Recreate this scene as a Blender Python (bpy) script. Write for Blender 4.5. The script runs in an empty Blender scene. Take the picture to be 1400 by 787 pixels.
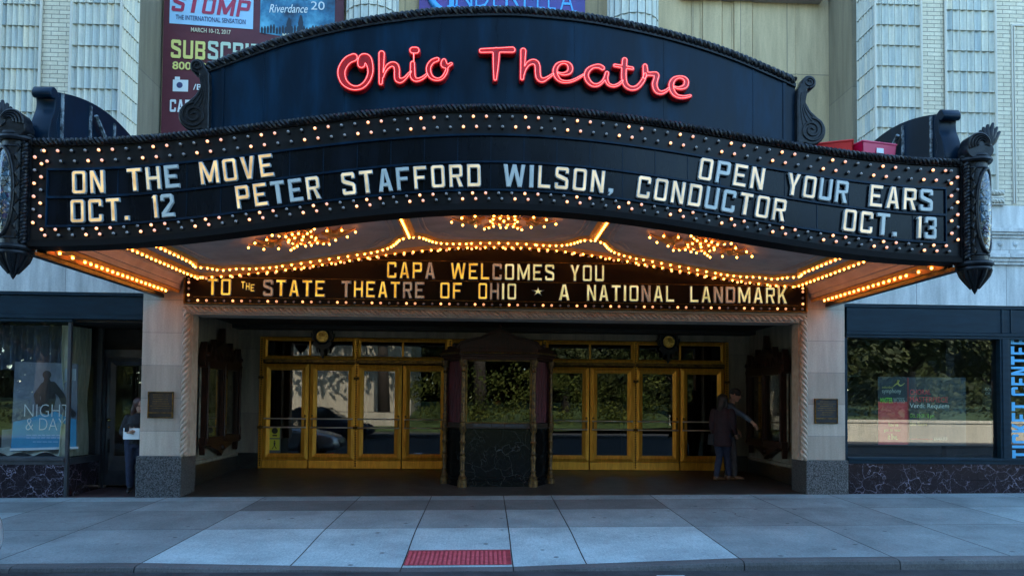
import bpy, bmesh, math, random
import numpy as np
from mathutils import Vector, Matrix
R = math.radians
rng = random.Random(7)
SC = bpy.context.scene
COL = SC.collection

# ------------------------------------------------------------------ camera, sky, sun, exposure
F_PX, CAM_Y, CAM_X, EYE = 1066.0, -12.7, -0.2237, 1.5505
YAW, PITCH, ROLL, PPX, PPY = .0415, .0353, -.0093, 708.73, 512.96
def cam_axes():
    cy, sy, cp, sp = math.cos(YAW), math.sin(YAW), math.cos(PITCH), math.sin(PITCH)
    w = Vector((sy*cp, cy*cp, sp)); r = Vector((cy, -sy, 0)); d = w.cross(r)
    c, s = math.cos(ROLL), math.sin(ROLL)
    return c*r + s*d, -s*r + c*d, w
AX_R, AX_D, AX_W = cam_axes()
cam = bpy.data.cameras.new('camera'); cam_ob = bpy.data.objects.new('camera', cam); COL.objects.link(cam_ob)
cam.sensor_width = 36; cam.lens = 36*F_PX/1400
cam.shift_x = (700-PPX)/1400; cam.shift_y = (PPY-393.5)/1400
cam.clip_start = .05; cam.clip_end = 2000
m = Matrix((AX_R, -AX_D, -AX_W)).transposed().to_4x4()
m.translation = (CAM_X, CAM_Y, EYE)
cam_ob.matrix_world = m
SC.camera = cam_ob
def at(u, v, y):            # the point of the plane at depth y that the survey of the photograph gives for pixel u, v
    q = AX_W + AX_R*((u-PPX)/F_PX) + AX_D*((v-PPY)/F_PX)
    t = (y-CAM_Y)/q.y
    return CAM_X + t*q.x, EYE + t*q.z

SUN_EL, SUN_AZ = R(38), R(12)      # the sun stands behind the theatre
world = bpy.data.worlds.new('World'); SC.world = world; world.use_nodes = True
wn = world.node_tree; wn.nodes.clear()
wo = wn.nodes.new('ShaderNodeOutputWorld'); bg = wn.nodes.new('ShaderNodeBackground'); sky = wn.nodes.new('ShaderNodeTexSky')
sky.sky_type = 'NISHITA'; sky.sun_disc = False; sky.sun_elevation = SUN_EL; sky.sun_rotation = SUN_AZ
sky.ozone_density = 4.5; sky.air_density = 1.0; sky.dust_density = .1
bg.inputs[1].default_value = .15
tint = wn.nodes.new('ShaderNodeMix'); tint.data_type = 'RGBA'; tint.blend_type = 'MULTIPLY'; tint.inputs[0].default_value = 1; tint.inputs[7].default_value = (1.0, 1.045, .92, 1)
wn.links.new(sky.outputs[0], tint.inputs[6]); wn.links.new(tint.outputs[2], bg.inputs[0]); wn.links.new(bg.outputs[0], wo.inputs[0])
sl = bpy.data.lights.new('sun', 'SUN'); sl.energy = 2.6; sl.angle = R(.5); sl.color = (1, .93, .82)
so = bpy.data.objects.new('sun', sl); COL.objects.link(so)
sd = Vector((math.sin(SUN_AZ)*math.cos(SUN_EL), math.cos(SUN_AZ)*math.cos(SUN_EL), math.sin(SUN_EL)))
so.rotation_euler = sd.to_track_quat('Z', 'Y').to_euler(); so.location = (0, 30, 40)
vs = SC.view_settings
vs.view_transform = 'Standard'; vs.look = 'None'; vs.gamma = 1; vs.use_curve_mapping = False
vs.exposure = 2.9
SC.cycles.use_denoising = True
SC.cycles.max_bounces = 8; SC.cycles.transparent_max_bounces = 12
SC.cycles.sample_clamp_indirect = 6

# ------------------------------------------------------------------ mesh helpers
OFF = {}
def tag(o, label=None, cat=None, group=None, kind=None):
    if label: o['label'] = label
    if cat: o['category'] = cat
    if group: o['group'] = group
    if kind: o['kind'] = kind
    return o
def thing(name, label, cat, loc=(0, 0, 0), group=None):
    o = bpy.data.objects.new(name, None); COL.objects.link(o)
    o.location = loc; o.empty_display_size = .2
    OFF[o] = Vector(loc)
    return tag(o, label, cat, group)

class MB:
    def __init__(s): s.v = []; s.f = []; s.m = []; s.r = []; s.cm = 0; s.cr = 0.
    def add(s, vs, fs):
        b = len(s.v); s.v += [tuple(p) for p in vs]
        for f in fs: s.f.append([b+i for i in f]); s.m.append(s.cm); s.r.append(s.cr)
        return s
    def box(s, x0, x1, y0, y1, z0, z1):
        x0, x1 = min(x0, x1), max(x0, x1); y0, y1 = min(y0, y1), max(y0, y1); z0, z1 = min(z0, z1), max(z0, z1)
        return s.add([(x0,y0,z0),(x1,y0,z0),(x1,y1,z0),(x0,y1,z0),(x0,y0,z1),(x1,y0,z1),(x1,y1,z1),(x0,y1,z1)],
                     [(0,3,2,1),(4,5,6,7),(0,1,5,4),(1,2,6,5),(2,3,7,6),(3,0,4,7)])
    def quad(s, a, b, c, d): return s.add([a, b, c, d], [(0, 1, 2, 3)])
    def loft(s, rings, closed=True, caps=True):
        n = len(rings[0]); vs = [p for r in rings for p in r]; fs = []
        for i in range(len(rings)-1):
            for j in range(n if closed else n-1):
                k = (j+1) % n
                fs.append((i*n+j, i*n+k, (i+1)*n+k, (i+1)*n+j))
        if caps: fs.append(tuple(range(n-1, -1, -1))); fs.append(tuple((len(rings)-1)*n+j for j in range(n)))
        return s.add(vs, fs)
    def tube(s, pts, r, n=6, closed=False, flat=None):
        pts = [Vector(p) for p in pts]; rs = r if isinstance(r, (list, tuple)) else [r]*len(pts)
        N = len(pts); rings = []; up = None
        for i, p in enumerate(pts):
            if closed: t = pts[(i+1) % N]-pts[i-1]
            else: t = pts[min(i+1, N-1)]-pts[max(i-1, 0)]
            if t.length < 1e-9: t = Vector((0, 0, 1))
            t.normalize()
            if up is None:
                up = Vector((0, 0, 1)) if abs(t.z) < .9 else Vector((0, 1, 0))
            a = up - t*up.dot(t)
            if a.length < 1e-6: a = t.orthogonal()
            a.normalize(); up = a; b = t.cross(a)
            rings.append([p + (a*math.cos(2*math.pi*k/n) + b*math.sin(2*math.pi*k/n))*rs[i] for k in range(n)])
        if closed:
            rings.append(rings[0]); return s.loft(rings, True, False)
        return s.loft(rings, True, True)
    def lathe(s, prof, c, n=16, axis='z', a0=0, a1=2*math.pi):
        full = abs(a1-a0-2*math.pi) < 1e-6; rings = []
        for r, h in prof:
            ring = []
            for k in range(n if full else n+1):
                a = a0+(a1-a0)*k/n
                p = (r*math.cos(a), r*math.sin(a), h)
                if axis == 'y': p = (p[0], -p[2], p[1])
                if axis == 'x': p = (p[2], p[0], p[1])
                ring.append((c[0]+p[0], c[1]+p[1], c[2]+p[2]))
            rings.append(ring)
        return s.loft(rings, full, full)
    def ball(s, c, r, nu=10, nv=6, sc=(1, 1, 1)):
        vs = []; fs = []
        for j in range(1, nv):
            t = math.pi*j/nv
            for i in range(nu):
                a = 2*math.pi*i/nu
                vs.append((c[0]+r*sc[0]*math.sin(t)*math.cos(a), c[1]+r*sc[1]*math.sin(t)*math.sin(a), c[2]+r*sc[2]*math.cos(t)))
        vs.append((c[0], c[1], c[2]+r*sc[2])); vs.append((c[0], c[1], c[2]-r*sc[2])); T = len(vs)-2
        for j in range(nv-2):
            for i in range(nu):
                k = (i+1) % nu; fs.append((j*nu+i, (j+1)*nu+i, (j+1)*nu+k, j*nu+k))
        for i in range(nu):
            k = (i+1) % nu; fs.append((T, i, k)); fs.append((T+1, (nv-2)*nu+k, (nv-2)*nu+i))
        return s.add(vs, fs)
    def prism(s, poly, y0, y1):            # outline in x-z, thickness along y
        n = len(poly)
        vs = [(x, y0, z) for x, z in poly]+[(x, y1, z) for x, z in poly]
        fs = [tuple(range(n)), tuple(range(2*n-1, n-1, -1))]
        for i in range(n):
            k = (i+1) % n; fs.append((k, i, n+i, n+k))
        return s.add(vs, fs)
    def mesh(s, name, mats, off=None, smooth=False):
        me = bpy.data.meshes.new(name)
        o = Vector(off) if off is not None else Vector()
        me.from_pydata([(p[0]-o.x, p[1]-o.y, p[2]-o.z) for p in s.v], [], s.f)
        for mm in (mats if isinstance(mats, (list, tuple)) else [mats]): me.materials.append(mm)
        me.polygons.foreach_set('material_index', s.m)
        if any(s.r):
            at_ = me.attributes.new('rnd', 'FLOAT', 'FACE'); at_.data.foreach_set('value', s.r)
        bm = bmesh.new(); bm.from_mesh(me); bmesh.ops.recalc_face_normals(bm, faces=bm.faces); bm.to_mesh(me); bm.free()
        if smooth: me.polygons.foreach_set('use_smooth', [True]*len(me.polygons))
        return me
    def build(s, name, mats, parent=None, smooth=False, bevel=0, kind=None, auto=None):
        off = OFF.get(parent, Vector()) if parent is not None else Vector()
        me = s.mesh(name, mats, off, smooth)
        return link(name, me, parent, bevel, kind, auto)
def link(name, me, parent=None, bevel=0, kind=None, auto=None):
    o = bpy.data.objects.new(name, me); COL.objects.link(o)
    if parent is not None:
        o.parent = parent; OFF[o] = OFF.get(parent, Vector())
    if bevel:
        b = o.modifiers.new('bevel', 'BEVEL'); b.width = bevel; b.segments = 2; b.limit_method = 'ANGLE'; b.angle_limit = R(40)
    if auto:
        bm = bmesh.new(); bm.from_mesh(me)
        for f in bm.faces: f.smooth = True
        for e in bm.edges:
            if len(e.link_faces) == 2 and e.calc_face_angle(0) > R(auto): e.smooth = False
        bm.to_mesh(me); bm.free()
    if kind: o['kind'] = kind
    return o
def copy_part(o, parent, d=(0, 0, 0)):     # a copy of a part with its sub-parts, moved by d
    c = o.copy(); COL.objects.link(c); c.parent = parent; OFF[c] = OFF.get(parent, Vector())
    c.location = Vector(o.location)+Vector(d)
    for ch in list(o.children):
        g = ch.copy(); COL.objects.link(g); g.parent = c
        for h in list(ch.children):
            q = h.copy(); COL.objects.link(q); q.parent = g
    return c

def flat_curve(loops, extrude, bevel, res=1):    # filled outline with holes, extruded and bevelled, as vertices and faces in local x-y, depth along z
    cu = bpy.data.curves.new('outline', 'CURVE'); cu.dimensions = '2D'; cu.fill_mode = 'BOTH'
    cu.extrude = extrude; cu.bevel_depth = bevel; cu.bevel_resolution = res; cu.offset = -bevel
    for lp in loops:
        sp = cu.splines.new('POLY'); sp.points.add(len(lp)-1); sp.use_cyclic_u = True
        for p, q in zip(sp.points, lp): p.co = (q[0], q[1], 0, 1)
    ob = bpy.data.objects.new('outline', cu); COL.objects.link(ob)
    dg = bpy.context.evaluated_depsgraph_get(); me = bpy.data.meshes.new_from_object(ob.evaluated_get(dg))
    vs = [tuple(v.co) for v in me.vertices]; fs = [tuple(p.vertices) for p in me.polygons]
    bpy.data.objects.remove(ob); bpy.data.curves.remove(cu); bpy.data.meshes.remove(me)
    return vs, fs
TXT = {}
def text_geo(s, bold=0., extrude=.002):
    k = (s, bold, extrude)
    if k in TXT: return TXT[k]
    cu = bpy.data.curves.new('txt', 'FONT'); cu.body = s; cu.size = 1; cu.extrude = extrude; cu.offset = bold; cu.resolution_u = 3
    ob = bpy.data.objects.new('txt', cu); COL.objects.link(ob)
    dg = bpy.context.evaluated_depsgraph_get(); me = bpy.data.meshes.new_from_object(ob.evaluated_get(dg))
    vs = [tuple(v.co) for v in me.vertices]; fs = [tuple(p.vertices) for p in me.polygons]
    bpy.data.objects.remove(ob); bpy.data.curves.remove(cu); bpy.data.meshes.remove(me)
    TXT[k] = (vs, fs); return TXT[k]
def put_text(mb, s, x0, x1, z0, z1, y, bold=0., shear=0., flip=False, vert=False):   # text fitted in the rectangle on the plane y, facing the street
    vs, fs = text_geo(s, bold, .0)
    if not vs: return mb
    ax, bx = min(v[0] for v in vs), max(v[0] for v in vs); ay, by = min(v[1] for v in vs), max(v[1] for v in vs)
    out = []
    for v in vs:
        fx, fy = (v[0]-ax)/(bx-ax), (v[1]-ay)/max(1e-6, by-ay)
        if vert: out.append((x1-(x1-x0)*fy, y, z0+(z1-z0)*fx))
        else: out.append((x0+(x1-x0)*fx+shear*fy, y, z0+(z1-z0)*fy))
    return mb.add(out, fs)

# ------------------------------------------------------------------ outlines from thick strokes
def catmull(p, n=6):
    p = np.array(p, float); out = []
    for i in range(len(p)-1):
        a, b, c, d = p[max(i-1, 0)], p[i], p[i+1], p[min(i+2, len(p)-1)]
        for t in np.arange(n)/n:
            out.append(.5*((2*b)+(c-a)*t+(2*a-5*b+4*c-d)*t*t+(3*b-a-3*c+d)*t**3))
    out.append(p[-1]); return np.array(out)
def sdf_outline(strokes, iso=0., cell=.006, cuts=()):
    """strokes: lists of (x, y, half width). Returns closed outlines of their union grown by iso."""
    P = np.concatenate([np.array(s) for s in strokes]); pad = P[:, 2].max()+abs(iso)+3*cell
    x0, x1, y0, y1 = P[:, 0].min()-pad, P[:, 0].max()+pad, P[:, 1].min()-pad, P[:, 1].max()+pad
    nx, ny = int((x1-x0)/cell)+2, int((y1-y0)/cell)+2
    X, Y = np.meshgrid(x0+cell*np.arange(nx), y0+cell*np.arange(ny), indexing='ij')
    D = np.full(X.shape, 9.)
    for s in strokes:
        s = np.array(s)
        if len(s) == 1: D = np.minimum(D, np.hypot(X-s[0, 0], Y-s[0, 1])-s[0, 2]); continue
        for a, b in zip(s[:-1], s[1:]):
            d = b[:2]-a[:2]; L = max(1e-12, d@d); t = np.clip(((X-a[0])*d[0]+(Y-a[1])*d[1])/L, 0, 1)
            D = np.minimum(D, np.hypot(X-a[0]-t*d[0], Y-a[1]-t*d[1])-(a[2]+(b[2]-a[2])*t))
    D = D-iso; segs = {}
    def lerp(i, j, k, l):
        t = D[i, j]/(D[i, j]-D[k, l]); return (i+(k-i)*t, j+(l-j)*t)
    nxt = {}; pt = {}
    S = D < 0
    I, J = np.nonzero((S[:-1, :-1] != S[1:, :-1]) | (S[:-1, :-1] != S[:-1, 1:]) | (S[:-1, :-1] != S[1:, 1:]))
    for i, j in zip(I, J):
        a, b, c, d = S[i, j], S[i+1, j], S[i+1, j+1], S[i, j+1]
        E = [('h', i, j), ('v', i+1, j), ('h', i, j+1), ('v', i, j)]
        ends = [((i, j), (i+1, j)), ((i+1, j), (i+1, j+1)), ((i, j+1), (i+1, j+1)), ((i, j), (i, j+1))]
        vals = [a, b, c, d]; ins = []; outs = []
        for e in range(4):
            p, q = vals[e], vals[(e+1) % 4]
            if p != q:
                (outs if p else ins).append(e)
                (i1, j1), (i2, j2) = ends[e]; pt[E[e]] = lerp(i1, j1, i2, j2)
        if len(ins) == 1: nxt[E[outs[0]]] = E[ins[0]]
        else:
            for e in outs: nxt[E[e]] = E[(e-1) % 4] if ((e-1) % 4) in ins else E[(e+1) % 4]
    loops = []
    while nxt:
        k = next(iter(nxt)); lp = []
        while k in nxt:
            lp.append(pt[k]); k = nxt.pop(k)
        if len(lp) > 8:
            A = np.array(lp)
            for _ in range(2): A = (np.roll(A, 1, 0)+2*A+np.roll(A, -1, 0))/4
            loops.append([(x0+cell*p[0], y0+cell*p[1]) for p in A[::2]])
    return loops

# ------------------------------------------------------------------ materials
def nt(name):
    m = bpy.data.materials.new(name); m.use_nodes = True
    t = m.node_tree; b = t.nodes['Principled BSDF']
    return m, t, b
def N(t, typ, **kw):
    n = t.nodes.new(typ)
    for k, v in kw.items():
        if k[0] == 'i' and k[1:].isdigit(): n.inputs[int(k[1:])].default_value = v
        else: setattr(n, k, v)
    return n
def ramp(t, fac, stops):
    n = N(t, 'ShaderNodeValToRGB'); e = n.color_ramp.elements
    while len(e) < len(stops): e.new(.5)
    for q, (p, c) in zip(e, stops): q.position = p; q.color = (*c, 1)
    t.links.new(fac, n.inputs[0]); return n.outputs[0]
def mixc(t, fac, a, b, mode='MIX'):
    n = N(t, 'ShaderNodeMix', data_type='RGBA', blend_type=mode)
    for s, v in ((n.inputs[0], fac), (n.inputs[6], a), (n.inputs[7], b)):
        if hasattr(v, 'links'): t.links.new(v, s)
        elif isinstance(v, (int, float)): s.default_value = v
        else: s.default_value = (*v, 1)
    return n.outputs[2]
def mth(t, op, a, b=0.):
    n = N(t, 'ShaderNodeMath', operation=op)
    for s, v in ((n.inputs[0], a), (n.inputs[1], b)):
        if hasattr(v, 'links'): t.links.new(v, s)
        else: s.default_value = v
    return n.outputs[0]
def noise(t, scale, detail=4, rough=.6, stretch=None, coord='Object'):
    c = N(t, 'ShaderNodeTexCoord'); n = N(t, 'ShaderNodeTexNoise'); n.inputs['Scale'].default_value = scale
    n.inputs['Detail'].default_value = detail; n.inputs['Roughness'].default_value = rough
    src = c.outputs[coord]
    if stretch:
        mp = N(t, 'ShaderNodeMapping'); mp.inputs['Scale'].default_value = stretch; t.links.new(src, mp.inputs[0]); src = mp.outputs[0]
    t.links.new(src, n.inputs[0]); return n.outputs[0]
def bump(t, b, h, strength=.3, dist=.01):
    n = N(t, 'ShaderNodeBump'); n.inputs['Strength'].default_value = strength; n.inputs['Distance'].default_value = dist
    t.links.new(h, n.inputs['Height']); t.links.new(n.outputs[0], b.inputs['Normal'])
def stuff_mat(name, c1, c2, scale=6., rough=.6, metal=0., bmp=.15, stretch=None, lo=.35, hi=.65, rvar=.1, spec=.5, bscale=None, detail=5):
    m, t, b = nt(name)
    n = noise(t, scale, detail, .6, stretch)
    t.links.new(ramp(t, n, [(lo, c1), (hi, c2)]), b.inputs['Base Color'])
    n2 = noise(t, bscale or scale*6, 4, .6)
    r = N(t, 'ShaderNodeMapRange', i3=rough-rvar, i4=rough+rvar); t.links.new(n2, r.inputs[0]); t.links.new(r.outputs[0], b.inputs['Roughness'])
    b.inputs['Metallic'].default_value = metal; b.inputs['Specular IOR Level'].default_value = spec
    if bmp: bump(t, b, n2, bmp)
    return m
def glass_mat(name, tint=(1, 1, 1), refl=1.6, rough=.0, wav=.0):
    m = bpy.data.materials.new(name); m.use_nodes = True; t = m.node_tree; t.nodes.clear()
    o = N(t, 'ShaderNodeOutputMaterial'); mx = N(t, 'ShaderNodeMixShader'); tr = N(t, 'ShaderNodeBsdfTransparent'); gl = N(t, 'ShaderNodeBsdfGlossy')
    ge = N(t, 'ShaderNodeNewGeometry'); dt = N(t, 'ShaderNodeVectorMath', operation='DOT_PRODUCT'); t.links.new(ge.outputs['Normal'], dt.inputs[0]); t.links.new(ge.outputs['Incoming'], dt.inputs[1])
    f0 = ((refl-1)/(refl+1))**2*1.7; fz = mth(t, 'POWER', mth(t, 'SUBTRACT', 1., mth(t, 'ABSOLUTE', dt.outputs['Value'])), 5.); fr = N(t, 'ShaderNodeMapRange', i3=f0, i4=1.); t.links.new(fz, fr.inputs[0]); tr.inputs[0].default_value = (*tint, 1); gl.inputs['Roughness'].default_value = rough
    if wav:
        bp = N(t, 'ShaderNodeBump'); bp.inputs['Strength'].default_value = wav; bp.inputs['Distance'].default_value = .01
        t.links.new(noise(t, 1.3, 2), bp.inputs['Height']); t.links.new(bp.outputs[0], gl.inputs['Normal'])
    t.links.new(fr.outputs[0], mx.inputs[0]); t.links.new(tr.outputs[0], mx.inputs[1]); t.links.new(gl.outputs[0], mx.inputs[2]); t.links.new(mx.outputs[0], o.inputs[0])
    return m
def emit_mat(name, col, strength, base=(.5, .5, .5)):
    m, t, b = nt(name); b.inputs['Base Color'].default_value = (*base, 1); b.inputs['Emission Color'].default_value = (*col, 1)
    b.inputs['Emission Strength'].default_value = strength; b.inputs['Roughness'].default_value = .2
    return m
def plain(name, c, rough=.5, metal=0., spec=.5):
    m, t, b = nt(name); b.inputs['Base Color'].default_value = (*c, 1); b.inputs['Roughness'].default_value = rough
    b.inputs['Metallic'].default_value = metal; b.inputs['Specular IOR Level'].default_value = spec
    return m

def stone_mat(name, c1, c2, bw, bh, mortar, msize=.004, streak=.25, off=.5, coordscale=(1, 1, 1), bstr=.25, axes='xz', rough=.75, c3=None):
    """ashlar or brick laid by a Brick Texture in object x-z (or y-z) with per-block tone, grain and rain streaks"""
    m, t, b = nt(name)
    c = N(t, 'ShaderNodeTexCoord'); sp = N(t, 'ShaderNodeSeparateXYZ'); t.links.new(c.outputs['Object'], sp.inputs[0])
    cb = N(t, 'ShaderNodeCombineXYZ')
    if axes == 'xz': t.links.new(sp.outputs[0], cb.inputs[0])
    elif axes == 'yz': t.links.new(sp.outputs[1], cb.inputs[0])
    else: t.links.new(mth(t, 'ADD', sp.outputs[0], sp.outputs[1]), cb.inputs[0])
    t.links.new(sp.outputs[2], cb.inputs[1])
    br = N(t, 'ShaderNodeTexBrick', offset=off); t.links.new(cb.outputs[0], br.inputs['Vector'])
    br.inputs['Scale'].default_value = 1; br.inputs['Brick Width'].default_value = bw; br.inputs['Row Height'].default_value = bh
    br.inputs['Mortar Size'].default_value = msize; br.inputs['Mortar Smooth'].default_value = .3; br.inputs['Bias'].default_value = 0
    br.inputs['Color1'].default_value = (*c1, 1); br.inputs['Color2'].default_value = (*c2, 1); br.inputs['Mortar'].default_value = (*mortar, 1)
    s = noise(t, 2.2, 5, .65, (3, 3, .35)); g = noise(t, 45, 3, .6)
    col = mixc(t, 1., br.outputs[0], ramp(t, s, [(.3, (1-streak,)*3), (.65, (1, 1, 1))]), 'MULTIPLY')
    col = mixc(t, 1., col, ramp(t, g, [(.3, (.86, .86, .86)), (.7, (1.06, 1.05, 1.03))]), 'MULTIPLY')
    t.links.new(col, b.inputs['Base Color']); b.inputs['Roughness'].default_value = rough
    h = mth(t, 'ADD', mth(t, 'MULTIPLY', br.outputs['Fac'], -1.), mth(t, 'MULTIPLY', g, .25))
    bump(t, b, h, bstr, .006)
    return m
def tile_mat():
    m, t, b = nt('glazed terracotta')
    a = N(t, 'ShaderNodeAttribute', attribute_name='rnd')
    col = ramp(t, a.outputs['Fac'], [(0, (.45, .50, .48)), (.35, (.59, .60, .53)), (.7, (.68, .65, .54)), (1, (.80, .72, .55))])
    s = noise(t, 3., 5, .65, (6, 6, .6)); g = noise(t, 40, 3)
    col = mixc(t, 1., col, ramp(t, s, [(.3, (.72, .74, .76)), (.65, (1, 1, 1))]), 'MULTIPLY')
    col = mixc(t, 1., col, ramp(t, g, [(.3, (.9, .9, .9)), (.7, (1.03, 1.03, 1.03))]), 'MULTIPLY')
    t.links.new(col, b.inputs['Base Color']); b.inputs['Roughness'].default_value = .42
    bump(t, b, g, .1, .004); return m
def marble_mat(name, base, vein, scale=3., width=.05, rough=.15, second=None):
    m, t, b = nt(name)
    c = N(t, 'ShaderNodeTexCoord'); ns = N(t, 'ShaderNodeTexNoise'); ns.inputs['Scale'].default_value = scale*.8; ns.inputs['Detail'].default_value = 6
    t.links.new(c.outputs['Object'], ns.inputs[0])
    ad = N(t, 'ShaderNodeVectorMath', operation='MULTIPLY_ADD'); t.links.new(ns.outputs[1], ad.inputs[0]); ad.inputs[1].default_value = (.5, .5, .5); t.links.new(c.outputs['Object'], ad.inputs[2])
    vo = N(t, 'ShaderNodeTexVoronoi', feature='DISTANCE_TO_EDGE'); vo.inputs['Scale'].default_value = scale; t.links.new(ad.outputs[0], vo.inputs['Vector'])
    vo2 = N(t, 'ShaderNodeTexVoronoi', feature='DISTANCE_TO_EDGE'); vo2.inputs['Scale'].default_value = scale*2.7; t.links.new(ad.outputs[0], vo2.inputs['Vector'])
    n2 = noise(t, scale*.9, 3)
    v1 = ramp(t, vo.outputs['Distance'], [(0, (1, 1, 1)), (width, (0, 0, 0))]); v2 = ramp(t, vo2.outputs['Distance'], [(0, (.55, .55, .55)), (width*.8, (0, 0, 0))])
    k = mixc(t, 1., v1, v2, 'LIGHTEN'); k = mixc(t, 1., k, ramp(t, n2, [(.35, (.06, .06, .06)), (.62, (1, 1, 1))]), 'MULTIPLY')
    n3 = noise(t, scale*2, 4)
    bc = mixc(t, n3, base, second or tuple(x*1.8 for x in base))
    t.links.new(mixc(t, k, bc, vein), b.inputs['Base Color']); b.inputs['Roughness'].default_value = rough; b.inputs['Specular IOR Level'].default_value = .28
    return m
M = {}
# ------------------------------------------------------------------ shared materials
M['concrete'] = None
def slab_mat(name, c1, c2, rough=.85):
    m, t, b = nt(name)
    a = N(t, 'ShaderNodeAttribute', attribute_name='rnd')
    col = ramp(t, a.outputs['Fac'], [(0, c1), (1, c2)])
    n = noise(t, 1.1, 6, .65); g = noise(t, 120, 2, .7); s = noise(t, 14, 4, .7)
    col = mixc(t, 1., col, ramp(t, n, [(.3, (.62, .62, .63)), (.68, (1.10, 1.10, 1.10))]), 'MULTIPLY')
    g2 = noise(t, 38, 4, .75)
    col = mixc(t, 1., col, ramp(t, g, [(.25, (.66, .66, .66)), (.75, (1.2, 1.2, 1.2))]), 'MULTIPLY'); col = mixc(t, 1., col, ramp(t, g2, [(.32, (.72, .72, .72)), (.68, (1.16, 1.16, 1.16))]), 'MULTIPLY')
    col = mixc(t, 1., col, ramp(t, s, [(.24, (.45, .45, .45)), (.31, (1, 1, 1))]), 'MULTIPLY')
    t.links.new(col, b.inputs['Base Color']); b.inputs['Roughness'].default_value = rough
    c_ = N(t, 'ShaderNodeTexCoord')
    for sc_, th_ in ((2.3, .055), (5.1, .03)):        # trodden gum and spots
        vo = N(t, 'ShaderNodeTexVoronoi'); vo.inputs['Scale'].default_value = sc_; t.links.new(c_.outputs['Object'], vo.inputs['Vector'])
        col = mixc(t, 1., col, ramp(t, vo.outputs['Distance'], [(th_, (.34, .34, .34)), (th_*1.5, (1, 1, 1))]), 'MULTIPLY')
    br_ = noise(t, 9, 2, .5, (14, .6, 1)); col = mixc(t, 1., col, ramp(t, br_, [(.35, (.92, .92, .92)), (.65, (1.05, 1.05, 1.05))]), 'MULTIPLY')
    t.links.new(col, b.inputs['Base Color'])
    bump(t, b, g, .35, .004); return m
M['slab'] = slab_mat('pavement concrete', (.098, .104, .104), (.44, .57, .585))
M['kerb'] = slab_mat('kerb concrete', (.085, .085, .085), (.17, .17, .17))
M['asphalt'] = stuff_mat('asphalt', (.020, .023, .027), (.048, .051, .056), 3, .85, bmp=.5, bscale=220, spec=.3)
M['joint'] = plain('joint dirt', (.03, .028, .026), .95)
M['paint'] = stuff_mat('road paint', (.5, .5, .5), (.8, .8, .8), 18, .7, bmp=.2)
M['terrazzo'] = stuff_mat('lobby terrazzo', (.022, .019, .016), (.06, .053, .045), 5, .45, bmp=.05, bscale=90)
M['stone'] = stone_mat('limestone piers', (.38, .315, .255), (.53, .455, .38), 3., .525, (.2, .19, .18), .004, .3)  # glow of the bulbs is partly mixed into this warm base colour
M['ashlar'] = stone_mat('limestone ashlar', (.66, .68, .67), (.74, .75, .73), 1.55, 1.4, (.2, .2, .2), .005, .42)
M['panel_wall'] = stone_mat('stone recess wall', (.60, .46, .27), (.66, .51, .31), .9, 2.6, (.14, .13, .11), .006, .3, off=0.)  # warm bounce light is partly mixed into this stone colour
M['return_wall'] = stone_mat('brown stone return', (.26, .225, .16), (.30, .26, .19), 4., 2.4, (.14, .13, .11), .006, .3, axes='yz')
M['brick'] = stone_mat('cream roman brick', (.64, .57, .43), (.74, .67, .52), .24, .07, (.30, .275, .225), .007, .15, bstr=.7)
M['tile'] = tile_mat()
M['granite'] = stuff_mat('speckled granite', (.012, .013, .015), (.13, .135, .145), 60, .35, bmp=.02, lo=.42, hi=.62, detail=3)
M['marble_lobby'] = stone_mat('lobby marble', (.20, .175, .135), (.26, .23, .18), 2.2, 1.3, (.10, .09, .08), .004, .45)
M['black_base'] = stuff_mat('black skirting stone', (.008, .008, .008), (.02, .02, .02), 8, .3)
M['dark_paint'] = stuff_mat('dark ceiling paint', (.008, .007, .0065), (.016, .015, .014), 5, .7)
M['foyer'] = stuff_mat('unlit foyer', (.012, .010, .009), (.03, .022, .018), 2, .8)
M['rope'] = stuff_mat('carved stone rope', (.34, .26, .20), (.45, .36, .29), 9, .7, bmp=.2)
M['brass'] = stuff_mat('golden bronze', (.56, .245, .020), (.84, .42, .045), 5, .42, metal=.55, bmp=.04, lo=.3, hi=.7, stretch=(5, 5, .7), bscale=30)
M['brass_dark'] = stuff_mat('tarnished bronze', (.05, .028, .01), (.22, .13, .03), 12, .45, metal=.75, bmp=.2)
M['dark_iron'] = stuff_mat('dark cast iron', (.004, .005, .007), (.014, .017, .022), 14, .36, metal=.2, bmp=.25, bscale=50, spec=.3)
M['glass'] = glass_mat('door glass', (.5, .5, .47), 1.56, 0., .003)
M['shop_glass'] = glass_mat('shop glass', (.9, .92, .93), 1.48, 0., .003)
M['office_glass'] = glass_mat('ticket office glass', (.88, .9, .9), 1.66, 0., .003)
M['blue_metal'] = stuff_mat('blue grey painted metal', (.003, .015, .027), (.006, .025, .042), 3, .42, bmp=.06, stretch=(1, 1, 5), spec=.16)
M['dark_metal'] = stuff_mat('dark painted metal', (.02, .025, .032), (.04, .045, .055), 6, .4, bmp=.05)
M['purple_marble'] = marble_mat('veined purple marble', (.010, .007, .010), (.30, .27, .36), 4.2, .022, .2)
M['black_marble'] = marble_mat('veined black marble', (.002, .0025, .003), (.09, .095, .095), 3.2, .010, .2)
M['black_wood'] = stuff_mat('black oak', (.012, .009, .007), (.035, .024, .018), 7, .4, bmp=.2, stretch=(6, 6, .6))
M['red_wood'] = stuff_mat('dark carved mahogany', (.010, .004, .003), (.036, .013, .007), 8, .45, spec=.22, bmp=.2, stretch=(5, 5, .6))

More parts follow.
